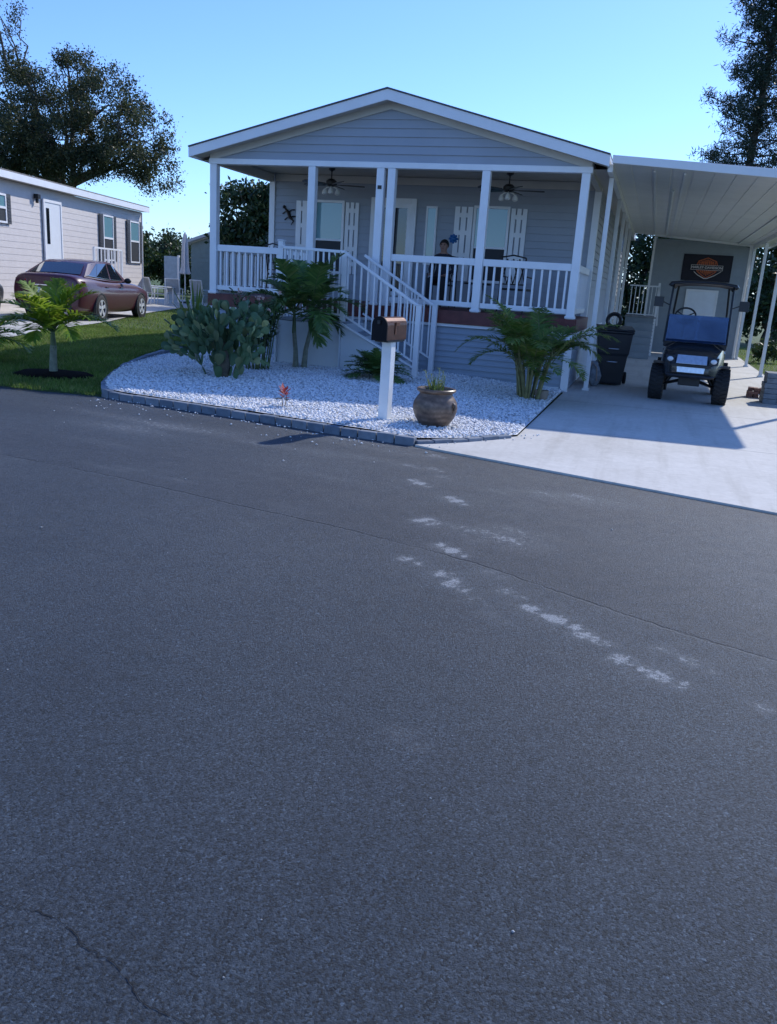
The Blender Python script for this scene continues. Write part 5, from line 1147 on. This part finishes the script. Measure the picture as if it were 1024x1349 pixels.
# ------------------------------------------------------------------ cars
def sedan(loc,rz,label,paint,group=None):
    t=local_thing('parked_car',label,'car',loc,rz,group)
    # local: +x forward, y left, stations from the rear bumper (x=-1.0 behind rear axle) to the nose
    #   x,  sill half width, waist half width, z bottom, z waist(widest), shoulder half width, z shoulder, deck half width, z deck
    ST=[(-1.075,.50,.52,.44,.62,.50,.84,.44,.93),(-1.05,.76,.80,.32,.62,.76,.94,.66,1.05),(-1.03,.78,.82,.30,.62,.78,.95,.68,1.07),(-.98,.81,.85,.27,.62,.81,.97,.70,1.10),(-.80,.84,.895,.23,.62,.855,.98,.73,1.115),(-.45,.855,.915,.20,.62,.875,.98,.76,1.11),(0,.865,.925,.19,.62,.885,.955,.77,1.06),
        (.5,.865,.915,.18,.61,.875,.94,.77,1.0),(1.2,.865,.905,.17,.60,.865,.925,.77,.985),(1.9,.865,.905,.17,.60,.865,.91,.78,.975),(2.4,.865,.915,.18,.60,.875,.90,.76,.96),(2.75,.86,.92,.19,.60,.875,.88,.72,.93),(3.2,.845,.895,.21,.58,.84,.81,.66,.86),(3.50,.80,.84,.22,.54,.79,.74,.60,.785),(3.66,.70,.74,.24,.50,.70,.68,.52,.72),(3.70,.66,.70,.27,.50,.66,.66,.48,.70)]
    vs=[];fs=[]
    for x,a,b,z0,zw,c,zs,d,zd in ST:
        r=[(0,z0),(a*.9,z0),(a,z0+.07),(b,zw),(b*.995,zw+.12),(c,zs),(d,zd),(d*.5,zd+.02),(0,zd+.025)]
        row=[(x,-y,z) for y,z in r]+[(x,y,z) for y,z in reversed(r[1:-1])]; vs+=row
    n=16
    for i in range(len(ST)-1):
        for k in range(n): fs.append((i*n+k,i*n+(k+1)%n,(i+1)*n+(k+1)%n,(i+1)*n+k))
    fs.append(tuple(range(n))); fs.append(tuple(range((len(ST)-1)*n,len(ST)*n)))
    mb=MB(); mb.add(vs,fs); part('body',mb,paint,t,smooth=True,subsurf=2)
    # greenhouse
    lo=[(-.62,.76,1.085),(-.05,.80,1.04),(.9,.80,.985),(1.6,.79,.965),(2.25,.72,.955)]
    hi=[(.02,.58,1.40),(.45,.63,1.455),(.95,.645,1.475),(1.25,.63,1.455),(1.42,.60,1.42)]
    mb=MB(); vs=[]
    for (x,y,z),(x2,y2,z2) in zip(lo,hi): vs+=[(x,-y,z),(x2,-y2,z2),(x2,0,z2+.03),(x2,y2,z2),(x,y,z)]
    fs=[]
    for i in range(4):
        for k in range(4): fs.append((i*5+k,i*5+k+1,i*5+k+6,i*5+k+5))
    vs2=len(vs); vs+=[(lo[0][0],0,lo[0][2]+.03),(lo[-1][0],0,lo[-1][2]+.03)]
    fs+=[(0,1,2,25),(2,3,4,25),(20,21,22,26),(22,23,24,26)]; mb.add(vs,fs); part('cabin',mb,paint,t,smooth=True)
    def lerp3(a,b,u): return tuple(p+(q-p)*u for p,q in zip(a,b))
    def quad(P00,P10,P11,P01,u0,u1,v0,v1,off):
        A=lambda u,v: Vector(lerp3(lerp3(P00,P10,u),lerp3(P01,P11,u),v))
        c=[A(u0,v0),A(u1,v0),A(u1,v1),A(u0,v1)]; nrm=(c[1]-c[0]).cross(c[3]-c[0]).normalized(); ctr=Vector((.8,0,1.1))
        if nrm.dot(c[0]-ctr)<0: nrm=-nrm
        return [p+nrm*off for p in c]
    for s_ in (-1,1):
        pr=[(lo[i][0],s_*lo[i][1],lo[i][2]) for i in range(5)]; pu=[(hi[i][0],s_*hi[i][1],hi[i][2]) for i in range(5)]
        for i,(u0,u1) in ((0,(.35,1.0)),(1,(.02,.93)),(2,(.05,1.0)),(3,(.0,.45))):
            mb=MB(); mb.add(quad(pr[i],pr[i+1],pu[i+1],pu[i],u0,u1,.12,.90,.006),[(0,1,2,3)]); part('side_window',mb,GLASSCAR,t)
        mb=MB(); mb.tube([Vector(pr[0]).lerp(Vector(pr[1]),.2)+Vector((0,s_*.008,.055)),Vector(pr[1]).lerp(Vector(pu[1]),.1)+Vector((0,s_*.012,0)),Vector(pr[2]).lerp(Vector(pu[2]),.1)+Vector((0,s_*.012,0)),Vector(pr[3]).lerp(Vector(pu[3]),.1)+Vector((0,s_*.012,0))],.010,6); part('chrome_trim',mb,CHROME,t,smooth=True)
        mb=MB(); mb.ball((1.62,s_*.97,1.02),.10,12,8,(.7,1,.75)); mb.tube([(1.6,s_*.82,.97),(1.62,s_*.93,1.0)],.02,6); part('wing_mirror',mb,BLACK,t,smooth=True)
        for x in (.42,1.35):
            mb=MB(); mb.box(x-.09,x+.09,s_*.905-.012,s_*.905+.012,.835,.865); part('door_handle',mb,paint,t,bevel=.008)
        mb=MB(); mb.prism([(-1.045,s_*.44,.84),(-1.0,s_*.70,.85),(-.80,s_*.862,.875),(-.79,s_*.845,.98),(-.985,s_*.70,1.0),(-1.04,s_*.45,.975)],(-.03,s_*.03,0)); part('tail_light',mb,basic('tail_light_red',(.22,.015,.015),.12,var=.1,coat=1),t,bevel=.008)
        mb=MB(); mb.lathe([(.03,0),(.042,0),(.042,.1),(.03,.1),(.03,0)],14,(-1.05,s_*.5,.30),'x'); part('exhaust_tip',mb,CHROME,t,smooth=True)
        for x in (0,2.75):
            mb=MB(); mb.lathe([(.338,-.05),(.338,.012),(.372,.012),(.376,-.05),(.338,-.05)] if s_>0 else [(.338,.05),(.338,-.012),(.372,-.012),(.376,.05),(.338,.05)],32,(x,s_*.912,.335),'y'); part('wheel_arch',mb,BLACK,t)
    # rear window and windscreen
    for i,s0,s1 in ((0,.10,.90),(4,.08,.93)):
        pl=(lo[i][0],-lo[i][1],lo[i][2]);pr_=(lo[i][0],lo[i][1],lo[i][2]);ul=(hi[i][0],-hi[i][1],hi[i][2]);ur=(hi[i][0],hi[i][1],hi[i][2])
        c=quad(pl,pr_,ur,ul,.07,.93,s0,s1,.022); mb=MB(); mid=[(Vector(c[0])+Vector(c[1]))/2+Vector((0,0,.022)),(Vector(c[3])+Vector(c[2]))/2+Vector((0,0,.024))]
        mb.add([c[0],mid[0],c[1],c[2],mid[1],c[3]],[(0,1,4,5),(1,2,3,4)]); part('rear_window' if i==0 else 'windscreen',mb,GLASSCAR,t,smooth=True)
    mb=MB(); mb.box(-1.085,-1.03,-.26,.26,.66,.79); part('number_plate',mb,basic('plate_pale',(.60,.64,.62),.4),t,bevel=.004)
    mb=MB(); mb.box(-1.085,-1.02,-.40,.40,.835,.862); part('boot_trim',mb,CHROME,t,bevel=.006)
    mb=MB(); mb.box(-1.079,-1.03,-.62,.62,.575,.587); part('bumper_seam',mb,BLACK,t)
    mb=MB(); mb.box(-1.07,-.9,-.62,.62,.27,.42); part('lower_bumper',mb,BLACK,t,bevel=.03)
    for s_ in (-1,1):
        for x in (0,2.75):
            w_=wheel_y(x,s_*.80,.33,.225,t,s_)
    return t
def wheel_y(x,y,r,wd,par,s_):
    mb=MB(); o=[(r*.66,-wd/2),(r*.86,-wd/2),(r*.97,-wd*.42),(r,-wd*.25),(r,wd*.25),(r*.97,wd*.42),(r*.86,wd/2),(r*.66,wd/2),(r*.66,-wd/2)]
    yy=y+s_*.025; mb.lathe(o,30,(x,yy,r),'y'); t=part('wheel',mb,RUBBER,par,smooth=True)
    m2=MB(); e=s_*wd*.32; m2.lathe([(r*.66,s_*wd*.5),(r*.62,s_*wd*.46),(r*.60,s_*wd*.1),(0,s_*wd*.08)],28,(x,yy,r),'y',cap=False); part('rim',m2,DARKMETAL,t,smooth=True)
    m3=MB()
    for k in range(5):
        for dq in (-.13,.13):
            m3.M=Matrix.Translation((x,yy+s_*wd*.40,r))@Matrix.Rotation(2*PI*k/5+dq,4,'Y'); m3.box(-.020,.020,-.012,.012,.02,r*.63)
    m3.M=None; m3.lathe([(0,-.02),(.05,-.018),(.05,.018),(0,.02)],14,(x,yy+s_*wd*.40,r),'y'); m3.lathe([(r*.61,-.012),(r*.66,-.012),(r*.66,.012),(r*.61,.012),(r*.61,-.012)],28,(x,yy+s_*wd*.44,r),'y'); part('spokes',m3,ALLOY,t); return t
ALLOY=basic('silver_alloy',(.62,.63,.65),.35,metal=.25,var=.05)
def paint_mat(name,col):
    m,nt,b=new_mat(name); b.inputs['Base Color'].default_value=(*col,1); b.inputs['Metallic'].default_value=0; b.inputs['Roughness'].default_value=.4; b.inputs['Specular IOR Level'].default_value=.5; b.inputs['Coat Weight'].default_value=.45; b.inputs['Coat Roughness'].default_value=.03
    n_=noise(nt,geo_pos(nt),3,4); r=ramp(nt,n_.outputs['Fac'],[(.3,tuple(c*.9 for c in col)),(.7,tuple(c*1.1 for c in col))]); L(nt,r.outputs[0],b.inputs['Base Color']); return m
hd=math.atan2(.9745,-.2245)
pr_=Vector((-13.45,18.38)); cn=pr_+Vector((-.9745,-.2245))*.82
sedan((cn.x,cn.y,.205),hd,'dark burgundy sedan seen from behind on the neighbouring drive',paint_mat('burgundy_paint',(.058,.004,.016)))
sedan((-16.25,14.75,.21),hd+.02,'black car cut off by the left edge of the photo beside the burgundy sedan',paint_mat('black_paint',(.012,.013,.015)))

# ------------------------------------------------------------------ patio furniture far left
WF=basic('white_patio_metal',(.74,.75,.74),.45,var=.05); SL=basic('grey_sling',(.33,.36,.38),.8,var=.15)
def pchair(x,y,rz,label):
    t=local_thing('patio_chair',label,'chair',(x,y,.241),rz,'white framed chairs on the neighbour patio')
    mb=MB(); mb.box(-.26,.26,-.26,.24,.40,.43); part('seat',mb,SL,t)
    mb=MB(); mb.prism([(-.25,.22,.46),(.25,.22,.46),(.25,.36,.98),(-.25,.36,.98)],(0,.02,0)); part('backrest',mb,SL,t)
    for s_ in (-1,1):
        mb=MB(); mb.tube([(s_*.29,-.28,0),(s_*.29,-.28,.62),(s_*.29,.26,.63)],.022,6); part('front_leg',mb,WF,t,smooth=True)
        mb=MB(); mb.tube([(s_*.28,.34,0),(s_*.28,.24,.44),(s_*.27,.38,1.0)],.022,6); part('rear_leg',mb,WF,t,smooth=True)
    mb=MB(); mb.tube([(-.27,.38,1.0),(.27,.38,1.0)],.02,6); mb.tube([(-.28,-.26,.41),(.28,-.26,.41)],.018,6); part('cross_bar',mb,WF,t,smooth=True)
pchair(-18.75,29.2,R(150),'white framed patio chair nearest the burgundy car')
pchair(-18.75,30.6,R(200),'white framed patio chair in the middle of the neighbour patio')
pchair(-17.75,31.0,R(175),'white framed patio chair under the folded umbrella, beside the grey green shed')
tb=thing('patio_table','white framed patio table between the chairs on the neighbour patio','table',(-18.9,30.0,.241))
mb=MB(); mb.box(-19.5,-18.5,29.7,30.3,.90,.93); part('tabletop',mb,WF,tb)
for x in (-19.43,-18.57):
    for y in (29.76,30.24):
        mb=MB(); mb.bar((x,y,.241),(x,y,.90),.045); part('leg',mb,WF,tb)
um=thing('folded_umbrella','closed pale grey patio umbrella on a pole','umbrella',(-19.25,32.3,.241)); ux,uy=-19.25,32.3
mb=MB(); mb.tube([(ux,uy,.2),(ux,uy,3.15)],.025,8); part('pole',mb,WF,um,smooth=True)
mb=MB(); prof=[(.02,3.12),(.07,3.05),(.12,2.7),(.14,2.2),(.155,1.75),(.19,1.55),(.22,1.48),(.16,1.44)]; vs=[];fs=[]
for r_,z in prof:
    for k in range(24): a=2*PI*k/24; rr=r_*(1+.28*math.cos(a*6)*min(1,r_*6)); vs.append((ux+rr*math.cos(a),uy+rr*math.sin(a),z))
for i in range(len(prof)-1):
    for k in range(24): fs.append((i*24+k,i*24+(k+1)%24,(i+1)*24+(k+1)%24,(i+1)*24+k))
mb.add(vs,fs); part('canopy',mb,basic('umbrella_cloth',(.60,.58,.57),.8,var=.1),um,smooth=True)
mb=MB(); mb.lathe([(0,0),(.26,0),(.26,.06),(.05,.09),(0,.09)],20,(ux,uy,.241)); part('base',mb,DARKMETAL,um,smooth=True)
sc=thing('privacy_screen','blue grey upright screen panel with a white edge at the back of the patio','screen',(-20.1,32.7,.241))
mb=MB(); mb.box(-20.5,-19.85,32.68,32.73,.30,2.15); part('panel',mb,basic('screen_blue_grey',(.28,.36,.42),.7),sc)
mb=MB(); mb.box(-19.84,-19.76,32.66,32.75,.241,2.2); part('frame_post',mb,WF,sc)
# grey green outbuilding behind
gs=thing('grey_green_shed','grey green lap sided shed with a pale sloping roof edge behind the patio','shed',(-17.5,34,.2)); GS=basic('grey_green_siding',(.17,.215,.20),.7,var=.08,dirt=.1)
mb=MB(); siding(mb,(-20.3,34.6),(-13.5,33.0),.2,4.5,(-.23,-.97),pitch=.2,lap=.02,clip=lambda z:(0,6.98) if z<2.78 else ((z-2.78)/.27,6.98)); siding(mb,(-20.3,39),(-20.3,34.6),.2,2.78,(-1,0),pitch=.2,lap=.02); part('wall',mb,GS,gs)
mb=MB(); mb.add([(-20.65,34.38,2.72),(-13.2,32.63,4.78),(-13.2,38,4.78),(-20.65,39,2.72),(-20.65,34.38,2.84),(-13.2,32.63,4.90),(-13.2,38,4.90),(-20.65,39,2.84)],[(0,3,2,1),(4,5,6,7),(0,1,5,4),(1,2,6,5),(2,3,7,6),(3,0,4,7)]); part('roof',mb,basic('pale_roof_edge',(.42,.44,.44),.7),gs)

# ------------------------------------------------------------------ trees
def leaf_arrays(centers, rad, per, size, flat=1.0, aspect=.5):
    C=np.asarray(centers,float); k=len(C); n=k*per
    p=np.repeat(C[:,:3],per,0)+RNG.normal(0,1,(n,3))*np.repeat(np.broadcast_to(np.asarray(rad,float).reshape(-1,1) if np.ndim(rad) else np.full((k,1),rad),(k,1)),per,0)*np.array([1,1,flat])
    a=RNG.normal(0,1,(n,3)); a/=np.linalg.norm(a,axis=1,keepdims=True); b=RNG.normal(0,1,(n,3)); b-=a*(a*b).sum(1,keepdims=True); b/=np.linalg.norm(b,axis=1,keepdims=True)
    s=size*RNG.uniform(.6,1.3,(n,1)); 
    V=np.stack([p-a*s,p+b*s*aspect,p+a*s,p-b*s*aspect],1).reshape(-1,3); return V
def crown(name,tree,arrs,mat):
    V=np.concatenate(arrs); return npmesh(name,V,np.arange(len(V)),4,mat,tree)
def ell_points(lobes, density):
    """lobes: (cx,cy,cz,rx,ry,rz,n) -> cluster centres, more of them near the shell"""
    out=[]
    for cx,cy,cz_,rx,ry,rz,n in lobes:
        d=RNG.normal(0,1,(n,3)); d/=np.linalg.norm(d,axis=1,keepdims=True); r=RNG.uniform(.25,1,(n,1))**.55
        out.append(np.array([cx,cy,cz_])+d*r*np.array([rx,ry,rz]))
    return np.concatenate(out)
def limb(mb,a,b,r0,r1,seed):
    rnd=random.Random(seed); a=Vector(a); b=Vector(b); K=6; L_=(b-a).length; pts=[a.lerp(b,k/K)+Vector((rnd.gauss(0,.035),rnd.gauss(0,.035),rnd.gauss(0,.03)+.10*math.sin(PI*k/K)))*L_*(0 if k==0 else 1) for k in range(K+1)]
    mb.tube(pts,[r0+(r1-r0)*k/K for k in range(K+1)],7); return pts
BARK=basic('grey_bark',(.085,.072,.06),.95,var=.3,scale=6,bstr=.5,bscale=20)
OAKLEAF=leaf_mat('oak_leaf',(.022,.036,.018),(.046,.062,.026),(.12,.12,.055),.5,.36,.35)
DARKLEAF=leaf_mat('dark_tree_leaf',(.020,.042,.018),(.040,.072,.026),(.085,.12,.04),.45,.15,.4)
PINELEAF=leaf_mat('pine_needle',(.014,.030,.020),(.026,.046,.028),(.05,.068,.036),.55,.08,.3)
HEDGE=leaf_mat('hedge_leaf',(.020,.040,.014),(.040,.070,.020),(.085,.12,.035),.5,.2,.3)
def broad(name,label,cat,base,trunk_r,fork_z,lobes,per,rad,size,mat,seed,group=None,flat=.8,lean=(0,0)):
    t=thing(name,label,cat,base,0,group); mb=MB(); b=Vector(base); fk=Vector((b.x+lean[0],b.y+lean[1],fork_z)); limb(mb,b-Vector((0,0,.1)),fk,trunk_r,trunk_r*.7,seed)
    for q,l in enumerate(lobes):
        e=Vector(l[:3]); pts=limb(mb,fk,e,trunk_r*.45,trunk_r*.10,seed+q)
        for w_ in range(4):
            rn=random.Random(seed*31+q*7+w_); d=Vector((rn.gauss(0,1),rn.gauss(0,1),rn.gauss(.1,.7))).normalized(); limb(mb,pts[rn.choice((3,4,5))],e+Vector((d.x*l[3],d.y*l[4],d.z*l[5]))*.85,trunk_r*.13,.015,seed+q*9+w_)
    part('trunk',mb,BARK,t,smooth=True); C=ell_points(lobes,1); crown('crown',t,[leaf_arrays(C,rad,per,size,flat)],mat); return t
# big oak behind the neighbour's home
broad('oak_tree','big spreading dark oak rising behind the neighbour home','tree',(-31.2,40,.2),.36,5.0,
 [(-31.5,38,6.7,2.4,1.6,1.1,56),(-34.5,38,6.6,2.6,1.6,1.1,46),(-28.6,38.4,6.5,1.4,1.4,.9,24),(-35.5,41,9.6,3.6,4,2.2,60),(-31.2,40,9.8,2.4,3,2.1,50),(-28.0,39.5,9.4,1.7,2.4,2.0,38),(-26.0,39,8.0,1.7,2.4,2.2,44),(-25.5,39.5,6.6,1.4,1.8,1.4,24),(-30.5,38.5,7.9,3.0,3,1.8,70),(-34.0,39,7.4,3.4,3,1.8,66),(-27.8,40,7.0,1.3,2,1.4,22),(-37.5,40,11.6,2.6,3,2.0,34),(-36.2,40.5,14.3,1.7,2,1.2,16),(-30.3,40,11.6,1.0,1.2,.9,10),(-33.6,40,11.3,1.0,1.4,1.0,11)],
 170,.25,.070,OAKLEAF,101,None,.8)
# tall pine behind the carport
pt_=thing('pine_tree','tall dark pine towering behind the carport roof','tree',(3.35,45,0)); mb=MB(); mb.tube([(3.35,45,-.1),(3.3,45,8),(3.42,45,14),(3.4,45,21)],[.24,.18,.12,.04],9)
cl=[]; rn=random.Random(5)
for k in range(120):
    z=3.0+16.5*(k/120)**.95; a=k*2.4+rn.uniform(-.3,.3); ln_=max(.7,(3.3-.105*(z-3)))*rn.uniform(.55,1.05); bs=Vector((3.35,45,z)); d=Vector((math.cos(a),math.sin(a),rn.uniform(.0,.45)))
    tip=bs+d*ln_; mid=bs+d*ln_*.5+Vector((0,0,-.08)); mb.tube([bs,mid,tip],[.045,.03,.012],5)
    for q in range(16):
        u=rn.uniform(.06,1.03); p=bs.lerp(tip,u)+Vector((rn.gauss(0,.20),rn.gauss(0,.20),rn.gauss(.05,.16))); cl.append(p)
part('trunk',mb,BARK,pt_,smooth=True); crown('crown',pt_,[leaf_arrays([tuple(p) for p in cl],.17,30,.12,.9,.17)],PINELEAF)
# dense tree seen through the porch
broad('shade_tree','dense dark green tree seen through the open left end of the porch','tree',(-14.7,30,.2),.2,1.8,
 [(-15.2,30,3.95,1.25,1.2,1.15,46),(-13.6,30.2,4.0,1.3,1.2,1.0,40),(-15.7,30,2.9,.75,.9,.7,16),(-14.2,29.8,2.4,.9,.8,.5,14),(-12.6,30.4,3.4,1.0,1,.9,24)],80,.22,.10,DARKLEAF,131,None,.8)
broad('garden_shrub','low dark bush under the shade tree beyond the porch railing','shrub',(-14.6,30.4,.2),.08,.6,[(-15.3,30.5,1.5,.9,.7,.85,26),(-14.0,30.6,1.6,.9,.7,.8,26),(-12.8,30.6,1.5,.8,.7,.8,20)],80,.18,.085,HEDGE,137)
# background hedge and bushes on the left
random.seed(81)
broad('tall_bush','tall dark rounded bush beyond the patio beside the neighbour home corner','shrub',(-29.0,46.5,.2),.2,1.6,[(-30.2,46,2.5,1.9,1.6,1.2,44),(-28.2,46,2.7,1.4,1.5,1.1,30),(-31.5,46.5,1.8,1.6,1.5,1.3,30)],80,.30,.13,DARKLEAF,141)
broad('tall_bush','tall bush with thin twiggy top right beside the shed roof','shrub',(-26.4,46.5,.2),.2,1.4,[(-26.4,46.2,1.9,1.5,1.5,1.1,30),(-24.6,46.6,1.5,1.5,1.4,.9,24)],80,.30,.12,DARKLEAF,143)
broad('palmetto_bush','lighter green bushy shrub behind the patio chairs','shrub',(-24.9,40,.2),.12,.8,[(-26.0,40,1.9,1.3,1.0,1.1,34),(-24.2,40.2,1.6,1.1,1.0,1.0,28),(-23.0,40.2,1.4,.9,.9,.9,20)],80,.24,.12,HEDGE,147)
# far treeline left to close the horizon
for k,(x,y,h_) in enumerate(((-52,60,6),(-46,62,5),(-40,64,5.5),(-34,66,5),(-29,66,3.6),(-24,66,3.4),(-19,64,3.4),(-13,62,4.5))):
    if k in (4,5,6): broad('garden_tree',('round green tree far behind the tall bushes','small far tree seen above the grey green shed','far tree right of the grey green shed')[k-4],'tree',(x,y,.2),.2,h_*.4,[(x-1.5,y,h_*.62,1.9,1.6,h_*.28,24),(x+1.5,y,h_*.6,1.9,1.6,h_*.26,24),(x,y,h_*.4,2.5,1.6,h_*.35,26)],70,.36,.17,DARKLEAF,150+k,'far garden trees')
# trees and hedge right of and behind the carport
broad('garden_tree','dark tree in the gap between the home and the storage shed','tree',(-1.0,36,0),.18,1.5,[(-1.4,36,2.6,1.3,1,1.3,34),(-.1,36.2,3.4,1.2,1,1.2,28),(-.9,36,1.2,1.2,.9,1.0,24)],80,.24,.11,DARKLEAF,161)
broad('hedge_bush','dark green hedge bush right behind the carport posts','shrub',(4.6,39,0),.15,1.0,[(4.2,39,1.9,1.3,1.0,1.6,44),(5.9,39.2,2.1,1.4,1.0,1.7,44),(7.6,39.4,2.0,1.3,1,1.6,30)],90,.24,.12,DARKLEAF,163)
broad('garden_tree','tall dense tree right of the storage shed beyond the hedge','tree',(5.4,43,0),.22,2.2,[(4.6,43,3.9,1.6,1.3,1.7,46),(6.6,43.2,4.1,1.7,1.3,1.8,46),(5.4,43,5.6,1.6,1.2,1.2,30)],80,.28,.13,DARKLEAF,167)
for k,(x,y,lb) in enumerate(((3.35,27.2,'low leafy plant at the foot of the shed corner'),(3.7,31.0,'small bushy plant on the right lawn behind the posts'))):
    broad('garden_plant',lb,'plant',(x,y,.0),.03,.15,[(x,y,.32,.35,.3,.22,12)],60,.10,.06,HEDGE,170+k)
